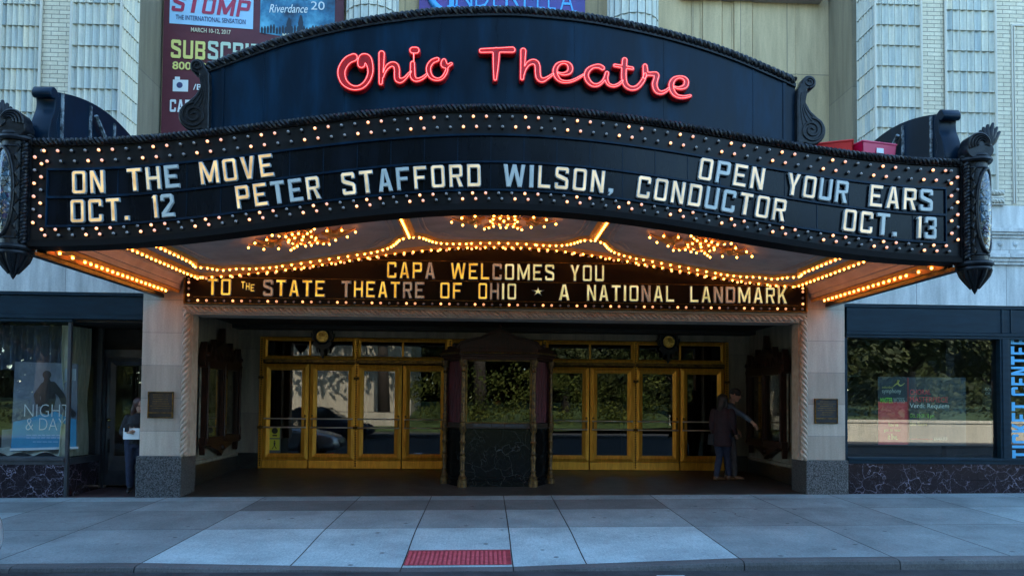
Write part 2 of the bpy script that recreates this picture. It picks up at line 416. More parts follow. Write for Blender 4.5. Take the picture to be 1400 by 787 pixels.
# ------------------------------------------------------------------ ground
def z_walk(x, y):
    z = .05+.009*x+.03*min(y, 0)
    if y < -2.71:
        t = min(1, (-2.71-y)/1.75); w = 1.
        if x < -1.08: w = max(0, 1-(-1.08-x)/2.7)
        if x > .08: w = max(0, 1-(x-.08)/2.4)
        z -= .072*t*t*(3-2*t)*w
    return z
def z_road(x, y): return -.168+.004*max(-14, min(14, x))+(0 if y > -6 else .012*min(3, -6-y))
KERB_Y, EDGE = -4.5, -4.67
xs = [-30, -24.5, -21.5, -18.5, -15.5, -12.5, -9.6, -8.12, -6.68, -5.26, -3.73, -2.22, -1.08, .08, .85, 2.47, 4.12, 5.42, 6.9, 8.4, 10.1, 13, 16, 19, 22, 25, 30]
ys = [0.0, -.46, -1.35, -2.71, KERB_Y]
slab = MB(); base = MB(); G = .007
for i in range(len(xs)-1):
    for j in range(len(ys)-1):
        x0, x1, y1, y0 = xs[i]+G, xs[i+1]-G, ys[j]-G*(j > 0), ys[j+1]+G
        mid = -3.73 < (x0+x1)/2 < 2.47
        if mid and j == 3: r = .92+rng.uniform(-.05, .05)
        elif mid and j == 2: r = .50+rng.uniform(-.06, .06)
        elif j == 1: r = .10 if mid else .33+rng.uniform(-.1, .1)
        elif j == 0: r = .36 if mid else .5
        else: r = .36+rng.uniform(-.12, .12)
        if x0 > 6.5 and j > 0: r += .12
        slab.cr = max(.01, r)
        if abs((x0+x1)/2) > 11: nx_ = 1
        else: nx_ = 6
        ny_ = 8 if j == 3 else 1
        px = [x0+(x1-x0)*k/nx_ for k in range(nx_+1)]; py = [y0+(y1-y0)*k/ny_ for k in range(ny_+1)]
        vs_ = [(x, y, z_walk(x, y)) for y in py for x in px]
        fs_ = [(b*(nx_+1)+a, b*(nx_+1)+a+1, (b+1)*(nx_+1)+a+1, (b+1)*(nx_+1)+a) for b in range(ny_) for a in range(nx_)]
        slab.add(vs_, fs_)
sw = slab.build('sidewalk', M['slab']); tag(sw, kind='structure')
gx = [-30+i*.5 for i in range(121)]; gy = [.0, -1, -2.7, -3.1, -3.6, -4.1, KERB_Y]
for (y) in gy: base.v += [(x, y, z_walk(x, y)-.012) for x in gx]
for b in range(len(gy)-1):
    for a in range(len(gx)-1): base.f.append([b*121+a, (b+1)*121+a, (b+1)*121+a+1, b*121+a+1]); base.m.append(0); base.r.append(0.)
tag(base.build('sidewalk_bed', M['joint']), kind='structure')
kb = MB()
kx = [-30, -20, -14, -10, -7.6, -4.95, -3.73, -1.08, .08, 2.47, 4.12, 5.62, 6.35, 8.2, 11, 15, 20, 30]
for i in range(len(kx)-1):
    a, b = kx[i]+.006, kx[i+1]-.006; n = max(2, int((b-a)/.25)) if abs(a) < 12 else 2
    kb.cr = .15+rng.uniform(0, .55)
    rings = []
    for k in range(n+1):
        x = a+(b-a)*k/n; zt = z_walk(x, KERB_Y); zb = z_road(x, -4.7)-.05
        zt2 = max(zt-.004, zb+.045)
        rings.append([(x, KERB_Y-.006, zb), (x, KERB_Y-.006, zt), (x, EDGE+.045, zt2), (x, EDGE+.012, zt2-.012*(zt2-zb > .08)), (x, EDGE, zt2-.04*(zt2-zb > .08)), (x, EDGE-.01, zb)])
    kb.loft(rings)
tag(kb.build('kerb', M['kerb']), kind='structure')
rd = MB()
ry = [-4.66, -4.9, -6, -9, -17.2]
rx = [-80, -30, -12, 0, 12, 30, 80]
for y in ry: rd.v += [(x, y, z_road(x, y)) for x in rx]
for b in range(len(ry)-1):
    for a in range(len(rx)-1): rd.f.append([b*7+a, (b+1)*7+a, (b+1)*7+a+1, b*7+a+1]); rd.m.append(0); rd.r.append(0.)
tag(rd.build('road', M['asphalt']), kind='structure')
mk = MB()
for (x0, x1) in ((1.50, 1.78), (-2.62, -2.34)):
    mk.add([(x0, -4.9, z_road(x0, -4.9)+.004), (x0+.02, -7.2, z_road(x0, -7.2)+.004), (x1+.02, -7.2, z_road(x1, -7.2)+.004), (x1, -4.9, z_road(x1, -4.9)+.004)], [(0, 1, 2, 3)])
tag(mk.build('road_marking', M['paint']), kind='structure')
gr = MB(); gr.quad((-400, -400, -1.2), (400, -400, -1.2), (400, 60, -1.2), (-400, 60, -1.2))
tag(gr.build('ground', M['joint']), kind='structure')
# lobby floor and the floor of the shop recess
lf = MB(); fx = [-5.3+i*.53 for i in range(21)]; fy = [.001, .8, 1.6, 2.4, 3.3, 6.4]
def z_lobby(x, y):
    t = min(1, max(0, y/3.3)); return (1-t)*(.05+.009*x)+t*.185
for y in fy: lf.v += [(x, y, z_lobby(x, y)) for x in fx]
for b in range(len(fy)-1):
    for a in range(20): lf.f.append([b*21+a, b*21+a+1, (b+1)*21+a+1, (b+1)*21+a]); lf.m.append(0); lf.r.append(0.)
tag(lf.build('lobby_floor', M['terrazzo']), kind='structure')
rf = MB(); rf.quad((-6.98, .001, z_walk(-6.98, 0)), (-5.6, .001, z_walk(-5.6, 0)), (-5.6, 1.5, .03), (-6.98, 1.5, .02))
tag(rf.build('recess_floor', stuff_mat('recess floor', (.03, .018, .018), (.07, .04, .04), 5, .5)), kind='structure')
ck = MB()         # hairline cracks in the pavement
for pts in ([(6.0, -4.45), (5.95, -4.2), (6.02, -4.0), (5.96, -3.85)], [(6.02, -4.0), (6.12, -3.9)], [(-6.2, -2.1), (-5.95, -2.2), (-5.8, -2.15), (-5.55, -2.3)], [(3.2, -1.5), (3.3, -1.75), (3.27, -2.0), (3.42, -2.3)], [(1.6, -3.3), (1.72, -3.38), (1.8, -3.33)]):
    pts = [(x, y) for x, y in catmull(pts, 5)]; pts = [(x+rng.uniform(-.012, .012), y+rng.uniform(-.012, .012)) for x, y in pts]
    for (xa_, ya_), (xb_, yb_) in zip(pts[:-1], pts[1:]):
        w_ = rng.uniform(.003, .007); ck.add([(xa_-w_, ya_, z_walk(xa_, ya_)+.004), (xa_+w_, ya_, z_walk(xa_, ya_)+.004), (xb_+w_, yb_, z_walk(xb_, yb_)+.004), (xb_-w_, yb_, z_walk(xb_, yb_)+.004)], [(0, 1, 2, 3)])
tag(ck.build('pavement_crack', M['joint']), kind='structure')
# tactile strip at the dropped kerb
M['tactile'] = stuff_mat('red tactile concrete', (.20, .016, .024), (.32, .03, .042), 7, .75, bmp=.2)
tp = MB()
TX0, TX1, TY0, TY1 = -1.07, .07, -4.42, -3.80
nx_, ny_ = 44, 12
for j in range(ny_+1):
    y = TY0+(TY1-TY0)*j/ny_
    tp.v += [(TX0+(TX1-TX0)*i/nx_, y, z_walk(TX0+(TX1-TX0)*i/nx_, y)+.006) for i in range(nx_+1)]
for j in range(ny_):
    for i in range(nx_): tp.f.append([j*(nx_+1)+i, j*(nx_+1)+i+1, (j+1)*(nx_+1)+i+1, (j+1)*(nx_+1)+i]); tp.m.append(0); tp.r.append(0.)
tp.cm = 1
for j in range(11):
    for i in range(22):
        x, y = TX0+.03+i*.0495, TY0+.03+j*.05; z = z_walk(x, y)+.005
        tp.loft([[(x+r*math.cos(a*math.pi/3), y+r*math.sin(a*math.pi/3), z+h) for a in range(6)] for r, h in ((.019, 0), (.012, .010))])
M['tactile_dome'] = stuff_mat('lighter red dome', (.40, .035, .05), (.58, .09, .11), 14, .7, bmp=.1)  # domes set in a lighter red than the pad
tag(tp.build('tactile_paving', [M['tactile'], M['tactile_dome']]), 'red ribbed tactile strip set in the dropped kerb', 'tactile paving')

# ------------------------------------------------------------------ the theatre building
T = thing('theatre_building', 'limestone and glazed terracotta theatre front with a deep entrance and shop windows', 'building', (0, 0, 0))
PI0, PI1 = 5.09, 5.73
for s in (-1, 1):
    b = MB(); b.box(s*PI0, s*PI1, 0, .55, .655, 3.75)
    p = b.build('pier', M['stone'], T, bevel=.006)
    b = MB(); b.box(s*(PI0-.035), s*(PI1+.03), -.045, .58, -.12, .653)
    b.build('granite_base', M['granite'], p, bevel=.008)
    b = MB(); b.box(s*5.25, s*5.75, .582, 3.6, .5, 3.06); b.box(s*5.21, s*5.249, .582, 3.30, .44, .5)
    b.build('lobby_wall', M['marble_lobby'], T)
    b = MB(); b.box(s*5.235, s*5.75, .582, 3.6, -.1, .44); b.build('skirting', M['black_base'], T)
    b = MB(); b.box(s*4.77, s*5.249, 3.32, 3.6, .5, 3.05); b.build('door_wall', M['marble_lobby'], T)
    b = MB(); b.box(s*4.77, s*5.234, 3.31, 3.6, 0, .498); b.build('skirting', M['black_base'], T)
b = MB(); b.box(-5.249, 5.249, 3.30, 3.6, 2.86, 3.05); b.build('door_head', M['marble_lobby'], T)
b = MB(); b.box(-5.3, 5.3, .56, 3.62, 3.061, 3.2); b.box(-5.249, 5.249, 2.9, 3.29, 2.985, 3.06); b.box(-5.2, 5.2, .56, .95, 2.98, 3.06)
b.build('lobby_ceiling', M['dark_paint'], T)
b = MB(); b.box(-PI0+.002, PI0-.002, .02, .55, 3.06, 4.7); b.build('lintel', M['stone'], T)
def rope_pts(path, r, pitch, ph, n=12, nrm=None):
    P = [Vector(p) for p in path]; out = []; d = 0
    for a, b in zip(P[:-1], P[1:]):
        L = (b-a).length; t = (b-a)/L; up = Vector((0, 1, 0)); up = (up-t*up.dot(t)).normalized(); w = t.cross(up)
        k = max(1, int(L/abs(pitch)*n))
        for i in range(k):
            an = 2*math.pi*((d+L*i/k)/pitch)+ph
            out.append(a+(b-a)*(i/k)+(up*math.cos(an)+w*math.sin(an))*r)
        d += L
    return out
b = MB()
for ph in (0, 2.094, 4.189):
    b.tube(rope_pts([(-5.035, -.005, .66), (-5.035, -.005, 2.985)], .034, .27, ph, 16), .027, 6)
    b.tube(rope_pts([(5.035, -.005, .66), (5.035, -.005, 2.985)], .034, -.27, ph, 16), .027, 6)
    b.tube(rope_pts([(-5.08, -.005, 2.995), (5.08, -.005, 2.995)], .034, .27, ph, 16), .027, 6)
b.box(-5.09, -4.955, .035, .3, .655, 3.06); b.box(4.955, 5.09, .035, .3, .655, 3.06); b.box(-4.955, 4.955, .035, .5, 2.925, 3.055)
b.box(-5.09, 5.09, -.03, .03, 3.047, 3.07); b.box(-4.955, 4.955, -.012, .03, 2.925, 2.94)
b.build('rope_moulding', M['rope'], T, auto=50)
# foyer behind the doors
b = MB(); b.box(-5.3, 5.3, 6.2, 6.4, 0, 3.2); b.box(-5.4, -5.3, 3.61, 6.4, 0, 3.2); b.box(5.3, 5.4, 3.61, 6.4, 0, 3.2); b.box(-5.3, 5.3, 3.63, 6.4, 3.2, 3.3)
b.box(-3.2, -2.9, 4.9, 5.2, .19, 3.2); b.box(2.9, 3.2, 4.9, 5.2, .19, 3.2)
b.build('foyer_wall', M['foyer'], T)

# ---- entrance doors: two leaves to a bay, five bays, the middle one behind the booth
def frame_prism(b, x0, x1, z0, z1, w, y0, y1, wb=None, wt=None):
    wb = wb or w; wt = wt or w
    def ring(d): return [(x0+w*d, z0+wb*d), (x1-w*d, z0+wb*d), (x1-w*d, z1-wt*d), (x0+w*d, z1-wt*d)]
    O, I = ring(0), ring(1); Mi = ring(.5)
    ym = y0-.018
    for k in range(4):
        l = (k+1) % 4
        b.quad((O[k][0], y0, O[k][1]), (O[l][0], y0, O[l][1]), (Mi[l][0], ym, Mi[l][1]), (Mi[k][0], ym, Mi[k][1]))
        b.quad((Mi[k][0], ym, Mi[k][1]), (Mi[l][0], ym, Mi[l][1]), (I[l][0], y0+.01, I[l][1]), (I[k][0], y0+.01, I[k][1]))
        b.quad((I[k][0], y0+.01, I[k][1]), (I[l][0], y0+.01, I[l][1]), (I[l][0], y1, I[l][1]), (I[k][0], y1, I[k][1]))
        b.quad((O[l][0], y0, O[l][1]), (O[k][0], y0, O[k][1]), (O[k][0], y1, O[k][1]), (O[l][0], y1, O[l][1]))
ZD = .19; DW = .925; DY = 3.30
def make_leaf(x0, hand):
    b = MB(); x1 = x0+DW
    frame_prism(b, x0+.006, x1-.006, ZD+.172, 2.30, .142, DY, DY+.06, wb=.13, wt=.125)
    b.box(x0+.006, x1-.006, DY-.012, DY+.05, ZD+.004, ZD+.166)
    d = b.build('door', M['brass'], T, bevel=.003)
    g = MB(); g.box(x0+.13, x1-.13, DY+.024, DY+.03, ZD+.29, 2.19); g.build('pane', M['glass'], d)
    hx = x1-.065 if hand < 0 else x0+.065
    for zz in (1.195, 1.02):
        t = MB(); t.tube([(x0+.055, DY-.075, zz), (x1-.055, DY-.075, zz)], .013, 8)
        for xx in (x0+.06, x1-.06): t.tube([(xx, DY-.085, zz), (xx, DY, zz)], .018, 8)
        t.build('push_bar', M['bar'], d, smooth=True)
    t = MB(); t.box(hx-.018, hx+.018, DY-.032, DY-.016, 1.03, 1.19); t.ball((hx, DY-.03, 1.255), .022); t.build('lock_plate', M['brass_dark'], d)
    return d
M['bar'] = plain('worn steel bar', (.72, .64, .55), .45, .5)
LX = [-4.735, -3.8]
la = make_leaf(-4.735, -1); lb = make_leaf(-3.80, 1)
BAYS = [0, 1.878, 3.80, 5.722, 7.60]
def make_transom():
    b = MB(); frame_prism(b, -4.735, -2.875, 2.395, 2.845, .075, DY, DY+.06); b.box(-3.822, -3.788, DY-.012, DY+.05, 2.47, 2.77)
    d = b.build('transom_window', M['brass'], T)
    g = MB(); g.box(-4.66, -2.95, DY+.03, DY+.036, 2.465, 2.775); g.build('pane', M['glass'], d)
    c = MB(); c.box(-4.735, -2.875, DY-.03, DY+.05, 2.325, 2.39)
    for k in range(52): c.ball((-4.72+k*.0359, DY-.032, 2.33), .014, 6, 4)
    c.build('transom_bar', M['brass_dark'], d, smooth=False)
    return d
tr = make_transom()
def make_post(x):
    b = MB(); b.box(x-.035, x+.035, DY-.005, DY+.07, ZD, 2.845); p = b.build('door_post', M['brass'], T)
    c = MB()
    for k in range(54): c.ball((x, DY-.012, ZD+.06+k*.048), .019, 6, 4)
    for zz in (2.02, 1.02): c.tube([(x-.05, DY-.03, zz), (x+.05, DY-.03, zz)], .028, 8)
    c.build('bead_moulding', M['brass_dark'], p)
    return p
po = make_post(-4.772)
for dx in BAYS[1:]:
    copy_part(la, T, (dx, 0, 0)); copy_part(lb, T, (dx, 0, 0)); copy_part(tr, T, (dx, 0, 0))
for x in (-2.859, -.96, .985, 2.87, 4.775):
    copy_part(po, T, (x+4.772, 0, 0))

# ---- giant order: fluted pilasters, columns, brick strips, recess
def fluted(b, p0, p1, n, z0, z1, row, depth, nrm, shift=0., tone=.45):
    """a run of n concave flutes from p0 to p1 (x, y) laid in courses; nrm points outward"""
    p0, p1, nrm = Vector(p0), Vector(p1), Vector(nrm); w = (p1-p0)/n; z = z0-shift
    while z < z1:
        za, zb = z+.0022, min(z+row, z1)-.0022
        for i in range(n):
            b.cr = min(1, max(.01, rng.gauss(tone, .22)))
            a, c = p0+w*(i+.022), p0+w*(i+.978); K = 5
            sec = [a+(c-a)*k/K-nrm*depth*math.sin(math.pi*k/K) for k in range(K+1)]
            vs = [(q.x, q.y, za) for q in sec]+[(q.x, q.y, zb) for q in sec]
            fs = [(k, k+1, K+2+k, K+1+k) for k in range(K)]
            fs += [tuple(range(K, -1, -1)), tuple(range(K+1, 2*K+2))]
            b.add(vs, fs)
        z += row
ROW = .352
Z0, Z1 = 5.2, 14.2
for (x0, x1, ret) in ((-8.1, -7.47, 0), (-6.99, -6.2, 1), (6.28, 7.08, -1), (7.50, 8.37, 0), (-11.2, -10.3, 0), (10.3, 11.2, 0)):
    b = MB(); fluted(b, (x0, 0), (x1, 0), 7, Z0, Z1, ROW, .040, (0, -1), .05*abs(x0) % .3)
    if ret == 1: fluted(b, (x1, 0), (x1, .66), 7, Z0, Z1, ROW, .034, (1, 0), .05*abs(x0) % .3, .95)  # creamier tone: warm bounce light put into the tile colour of this return
    if ret == -1: fluted(b, (x0, .66), (x0, 0), 7, Z0, Z1, ROW, .034, (-1, 0), .05*abs(x0) % .3)
    p = b.build('pilaster', M['tile'], T)
    c = MB(); c.box(x0+.045, x1-.045, .046, .655, Z0, Z1+.2)
    c.build('pilaster_core', M['joint'], p)
    for e in (x0, x1):
        c = MB(); c.tube([(e, .0, Z0), (e, .0, Z1)], .022, 8); c.build('edge_bead', M['bead'] if 'bead' in M else M.setdefault('bead', plain('cream bead', (.52, .49, .42), .5)), p)
for (x0, x1, nm) in ((-7.46, -7.0, 0), (7.09, 7.49, 0), (-12.0, -8.13, 1), (8.40, 12.0, 1)):
    if nm:
        for (u0, u1) in (((x0, -11.2), (-10.3, x1)) if x0 < 0 else ((x0, 10.3), (11.2, x1))):
            b = MB(); b.box(u0, u1, .03, .6, 4.95, Z1); b.build('brick_strip', M['brick'], T)
    else:
        b = MB(); b.box(x0, x1, .03, .6, 4.95, Z1); b.build('brick_strip', M['brick'], T)
b = MB()
for (x, w_) in ((8.66, .02), (8.70, .012)): b.box(x, x+w_, .01, .03, 5.0, 8.05)
b.box(8.66, 10.1, .01, .03, 8.05, 8.08); b.build('brick_frame', M['bead'], T)
for s in (-1, 1): b = MB(); b.box(s*6.20, s*6.6, .661, 1.75, 4.6, Z1); b.build('recess_return', M['return_wall'], T)
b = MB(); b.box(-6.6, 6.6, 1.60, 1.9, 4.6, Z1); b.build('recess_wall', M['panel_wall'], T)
b = MB()
for x in (3.59, 3.75, 4.17, 4.35, 4.75, 5.57): b.box(x-.012, x+.012, 1.585, 1.60, 4.6, Z1)
b.box(3.78, 4.14, 1.575, 1.60, 4.7, Z1); b.box(4.38, 4.72, 1.57, 1.60, 4.7, Z1)
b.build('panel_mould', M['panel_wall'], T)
b = MB(); b.box(3.36, 6.02, 1.40, 1.598, 9.16, 9.5); b.build('ledge', plain('weathered ledge', (.30, .27, .26), .8), T)
for cx_ in (-2.32, 2.365):
    b = MB(); z = 4.7
    while z < Z1:
        za, zb = z+.004, min(Z1, z+.62)-.004; n = 20
        for i in range(n):
            a0 = 2*math.pi*(i+.04)/n; a1 = 2*math.pi*(i+.96)/n
            if math.sin((a0+a1)/2) > .3: continue
            b.cr = min(1, max(.01, rng.gauss(.35, .18))); K = 4; sec = []
            for k in range(K+1):
                a = a0+(a1-a0)*k/K; r = .465-.03*math.sin(math.pi*k/K); sec.append((cx_+r*math.cos(a), 1.12+r*math.sin(a)))
            b.add([(q[0], q[1], za) for q in sec]+[(q[0], q[1], zb) for q in sec], [(k, k+1, K+2+k, K+1+k) for k in range(K)]+[tuple(range(K, -1, -1)), tuple(range(K+1, 2*K+2))])
        z += .62
    p = b.build('column', M['tile'], T)
    c = MB(); c.lathe([(.425, 4.7), (.425, Z1)], (cx_, 1.12, 0), 24); c.build('column_core', M['joint'], p, smooth=False)
# ---- base mouldings of the pilasters and the band course above the shops
for s in (-1, 1):
    A, B = (s*6.15, s*12.0)
    b = MB(); b.box(A, B, .0, .6, 4.62, 4.95); b.box(A, B, -.03, .6, 4.56, 4.62); b.build('plinth_course', M['ashlar'], T)
    b = MB()
    for (y, z0, z1) in ((-.10, 4.49, 4.555), (-.07, 4.45, 4.489), (-.03, 4.40, 4.449)): b.box(A*.93, B, y, .5, z0, z1)
    b.box(A*.93, B, -.0, .5, 4.19, 4.399)
    for (y, z0, z1) in ((-.05, 4.13, 4.189), (-.09, 4.06, 4.129), (-.05, 4.0, 4.059), (-.02, 3.95, 3.999)): b.box(A*.93, B, y, .5, z0, z1)
    n = 22
    for k in range(n):
        x = A+(B-A)*(k+.5)/n
        b.lathe([(.0, .03), (.02, .028), (.04, .012), (.052, 0)], (x, 0, 4.30), 10, 'y'); b.box(x-.006, x+.006, -.008, 0, 4.20, 4.25)
    b.build('band_course', M['ashlar'], T, bevel=.006)
    for (x0, x1) in ((6.24, 7.12), (7.46, 8.42), (10.26, 11.24)):
        b = MB(); x0, x1 = s*x0, s*x1; x0, x1 = min(x0, x1), max(x0, x1)
        for zc, r in ((5.16, .045), (5.02, .05)):
            for ph in (0, 2.094, 4.189): b.tube(rope_pts([(x0-.04, -.04, zc), (x1+.04, -.04, zc)], r*.5, .16, ph), r*.55, 6)
        b.box(x0-.03, x1+.03, -.05, .3, 5.075, 5.10); b.box(x0-.05, x1+.05, -.07, .3, 4.955, 4.965)
        b.build('pilaster_base', M['bead'], T, auto=50)
    b = MB(); b.box(s*5.735, B, .03, .6, 3.26, 3.949); b.build('spandrel', M['ashlar'], T)
# ---- the bulk of the house behind the front; it shades the street
b = MB(); b.box(-6.6, 6.6, .3, 1.9, Z1, Z1+.8); b.box(-12, -6.6, .3, 1.9, Z1+.21, Z1+.8); b.box(6.6, 12, .3, 1.9, Z1+.21, Z1+.8)
b.box(-30, 30, 1.95, 14, 3.4, Z1+.6); b.box(-30, -12, .05, 1.95, -.2, Z1+.6); b.box(12, 30, .05, 1.95, -.2, Z1+.6)
b.box(-12, 12, 14, 14.3, -.2, 3.4); b.box(-30, -12, 1.95, 14, -.2, 3.4); b.box(12, 30, 1.95, 14, -.2, 3.4)
b.box(-6.55, 6.55, .56, 1.59, 4.58, 4.70)
b.build('main_block', M['ashlar'], T)

# ------------------------------------------------------------------ shop fronts
# right hand shop
b = MB(); b.box(5.80, 12, .07, .5, 2.80, 3.20); b.box(5.735, 12, .05, .5, 3.205, 3.255); b.box(5.78, 12, .04, .5, 2.745, 2.795)
b.box(5.78, 12, .055, .5, 2.70, 2.742)
for x in (8.47, 11.4): b.box(x-.02, x+.02, .055, .07, 2.80, 3.20); b.box(x+.14, x+.16, .055, .07, 2.80, 3.20)
fr = b.build('shop_fascia', M['blue_metal'], T, bevel=.004)
b = MB(); b.box(5.735, 5.80, .06, .3, .62, 2.70); b.box(8.42, 8.60, .06, .3, .70, 2.70); b.box(8.455, 8.565, .045, .06, .70, 2.70); b.box(11.4, 11.6, .06, .3, .7, 2.7)
b.box(5.80, 12, .04, .32, .60, .70); b.box(5.80, 12, .02, .06, .66, .69)
f = b.build('window_frame', M['blue_metal'], T, bevel=.004)
b = MB(); b.box(5.80, 8.42, .16, .168, .70, 2.70); b.build('pane', M['office_glass'], f)
b = MB(); b.box(8.60, 11.4, .16, .168, .70, 2.70); b.build('pane', M['office_glass'], f)
b = MB()
for k in range(11):
    for j in range(2):
        x0 = 5.735+k*.57; b.box(x0+.002, x0+.568, .06, .3, (.0, .335)[j]+.002*j, (.333, .598)[j])
b.build('marble_plinth', M['purple_marble'], T)
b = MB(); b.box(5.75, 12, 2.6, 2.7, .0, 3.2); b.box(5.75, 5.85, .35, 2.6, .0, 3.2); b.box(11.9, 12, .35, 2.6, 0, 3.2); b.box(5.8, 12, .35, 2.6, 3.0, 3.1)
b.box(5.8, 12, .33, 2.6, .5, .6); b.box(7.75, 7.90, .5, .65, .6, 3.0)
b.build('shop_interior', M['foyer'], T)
# left hand shop with its splayed door recess
b = MB(); b.box(-12, -5.735, .07, 1.4, 2.90, 3.205); b.box(-12, -5.735, .04, .5, 3.21, 3.255); b.box(-12, -5.735, .03, .5, 2.83, 2.895); b.box(-12, -6.86, .05, .5, 2.78, 2.826)
b.build('shop_fascia', M['blue_metal'], T, bevel=.004)
b = MB(); b.box(-6.93, -6.88, .07, .13, -.05, 2.78); b.box(-12, -6.93, .06, .30, .50, .62); b.box(-12, -6.93, .04, .08, .56, .60)
b.box(-6.93, -6.86, .13, 1.12, .50, .60); b.box(-6.95, -6.87, 1.08, 1.15, .0, 2.78)
f = b.build('window_frame', M['dark_metal'], T, bevel=.004)
b = MB(); b.box(-12, -6.93, .098, .106, .62, 2.78); b.build('pane', M['shop_glass'], f)
b = MB(); b.box(-6.909, -6.901, .13, 1.08, .60, 2.78); b.build('pane', M['shop_glass'], f)
b = MB()
for k in range(9):
    x1 = -6.93-k*.57; b.box(x1-.568, x1-.002, .07, .3, -.06, .498)
b.box(-6.93, -6.875, .132, 1.08, -.04, .498)
b.build('marble_plinth', M['purple_marble'], T)
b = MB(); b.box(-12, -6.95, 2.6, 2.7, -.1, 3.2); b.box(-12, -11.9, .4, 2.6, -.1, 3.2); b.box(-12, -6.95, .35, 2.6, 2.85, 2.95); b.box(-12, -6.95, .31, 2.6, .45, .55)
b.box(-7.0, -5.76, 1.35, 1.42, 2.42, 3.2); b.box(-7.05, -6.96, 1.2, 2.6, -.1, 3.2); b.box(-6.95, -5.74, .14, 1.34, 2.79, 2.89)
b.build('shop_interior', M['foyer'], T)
b = MB()
frame_prism(b, -6.86, -5.76, .06, 2.28, .15, 1.24, 1.29, wb=.50, wt=.14)
b.box(-6.95, -6.862, 1.22, 1.32, -.05, 2.42); b.box(-6.862, -5.74, 1.22, 1.32, 2.285, 2.42)
d = b.build('shop_door', M['dark_metal'], T)
g = MB(); g.box(-6.72, -5.90, 1.262, 1.268, .55, 2.15); g.build('pane', M['shop_glass'], d)
g = MB(); g.lathe([(0, .06), (.028, .05), (.034, .03), (.03, 0)], (-6.79, 1.235, 1.19), 12, 'y'); g.lathe([(0, .04), (.02, .032), (.024, 0)], (-6.79, 1.235, 1.065), 12, 'y')
g.build('knob', plain('polished brass', (.80, .60, .25), .18, 1.), d, smooth=True)
g = MB(); g.box(-6.81, -6.77, 1.21, 1.235, .62, .86); g.build('pull_handle', M['dark_iron'], d, bevel=.005)
# ------------------------------------------------------------------ the marquee
HW, FY = 5.425, -3.66
ZR = 3.27
Q = thing('theatre_marquee', 'black arched marquee with lit white letters, bulbs and red neon script over the entrance', 'marquee', (0, -1.8, 3.27))
def arc(x): return .262*(1+math.cos(math.pi*max(-1, min(1, x/5.4))))
M['gloss'] = None
def gloss_black(name, base, rough, streak=True):
    m, t, b = nt(name)
    n = noise(t, 1.6, 5, .6, (2.5, 1, .5)); g = noise(t, 9, 4)
    t.links.new(ramp(t, n, [(.28, tuple(x*.6 for x in base)), (.5, base), (.72, tuple(x*2.1 for x in base))]), b.inputs['Base Color'])
    r = N(t, 'ShaderNodeMapRange', i3=rough-.06, i4=rough+.12); t.links.new(n, r.inputs[0]); t.links.new(r.outputs[0], b.inputs['Roughness'])
    b.inputs['Specular IOR Level'].default_value = .16
    bump(t, b, g, .05, .01); return m
M['sheet'] = gloss_black('dark blue black sheet metal', (.0004, .0115, .028), .28)
M['border'] = gloss_black('bulb border enamel', (.010, .0105, .012), .28)
M['letter_glass'] = gloss_black('black letter panel', (.002, .004, .008), .16)
M['soffit'] = stuff_mat('taupe plaster soffit', (.36, .29, .25), (.48, .39, .34), 2.5, .7, bmp=.05)
M['gilt'] = stuff_mat('gilded plaster', (.62, .25, .04), (.80, .37, .07), 9, .5, metal=.05, bmp=.2)
EXPK = .14            # lamps are set for the picture's exposure
M['bulb_lit'] = emit_mat('lit bulb', (1, .36, .11), 2.5*EXPK)
M['bulb_dim'] = emit_mat('half lit bulb', (1, .36, .14), 1.05*EXPK)
M['bulb_off'] = plain('unlit bulb glass', (.26, .24, .24), .08, 0, .8)
M['bulb_soffit'] = emit_mat('soffit bulb', (1, .31, .035), 22.*EXPK)

XS = [-HW+2*HW*i/140 for i in range(141)]
def strip(b, y0, y1, z0, z1, xa=-HW, xb=HW, n=140, f0=arc, f1=arc):     # a curved band: front y0, back y1, from z0 to z1 above the arch
    r = []
    for i in range(n+1):
        x = xa+(xb-xa)*i/n
        r.append([(x, y0, z0+f0(x)), (x, y1, z0+f0(x)), (x, y1, z1+f1(x)), (x, y0, z1+f1(x))])
    b.loft(r)
b = MB(); strip(b, FY, FY+.22, 3.34, 4.45); fb = b.build('front_board', M['border'], Q)
b = MB(); strip(b, FY-.004, FY+.01, 3.835, 4.145, -5.235, 5.235); strip(b, FY-.004, FY+.01, 3.515, 3.83, -5.235, 5.235)
b.build('letter_panel', M['letter_glass'], fb)
b = MB()
for z in (4.145, 3.825, 3.494): strip(b, FY-.035, FY+.005, z, z+.024, -5.25, 5.25)
for x in (-5.25, 5.238): b.box(x, x+.014, FY-.03, FY+.005, 3.50+arc(x), 4.16+arc(x))
for k in range(1, 27):
    x = -5.235+k*.3877
    for (z0, z1) in ((3.85, 4.144), (3.513, 3.824)): b.box(x-.004, x+.004, FY-.012, FY, z0+arc(x), z1+arc(x))
b.build('letter_rail', M['sheet'], fb)
b = MB(); strip(b, FY-.05, FY+.25, 3.272, 3.325); strip(b, FY-.02, FY+.02, 3.325, 3.352); b.build('bottom_rim', M.setdefault('rim_black', plain('matt black rim', (.004, .004, .005), .6, 0, .12)), Q)
def rope_curve(b, pts, r, rr, pitch, strands=2, n=10, sides=5):
    for k in range(strands): b.tube(rope_pts(pts, r, pitch, 2*math.pi*k/strands, n), rr, sides)
def studs(b, pts, step, r):
    d = 0; last = -1
    for a, c in zip(pts[:-1], pts[1:]):
        a, c = Vector(a), Vector(c); L = (c-a).length
        while last+step < d+L:
            last += step
            if last >= d: b.ball(a+(c-a)*((last-d)/L), r, 7, 5)
        d += L
top = [(x, FY-.03, 4.475+arc(x)) for x in XS]
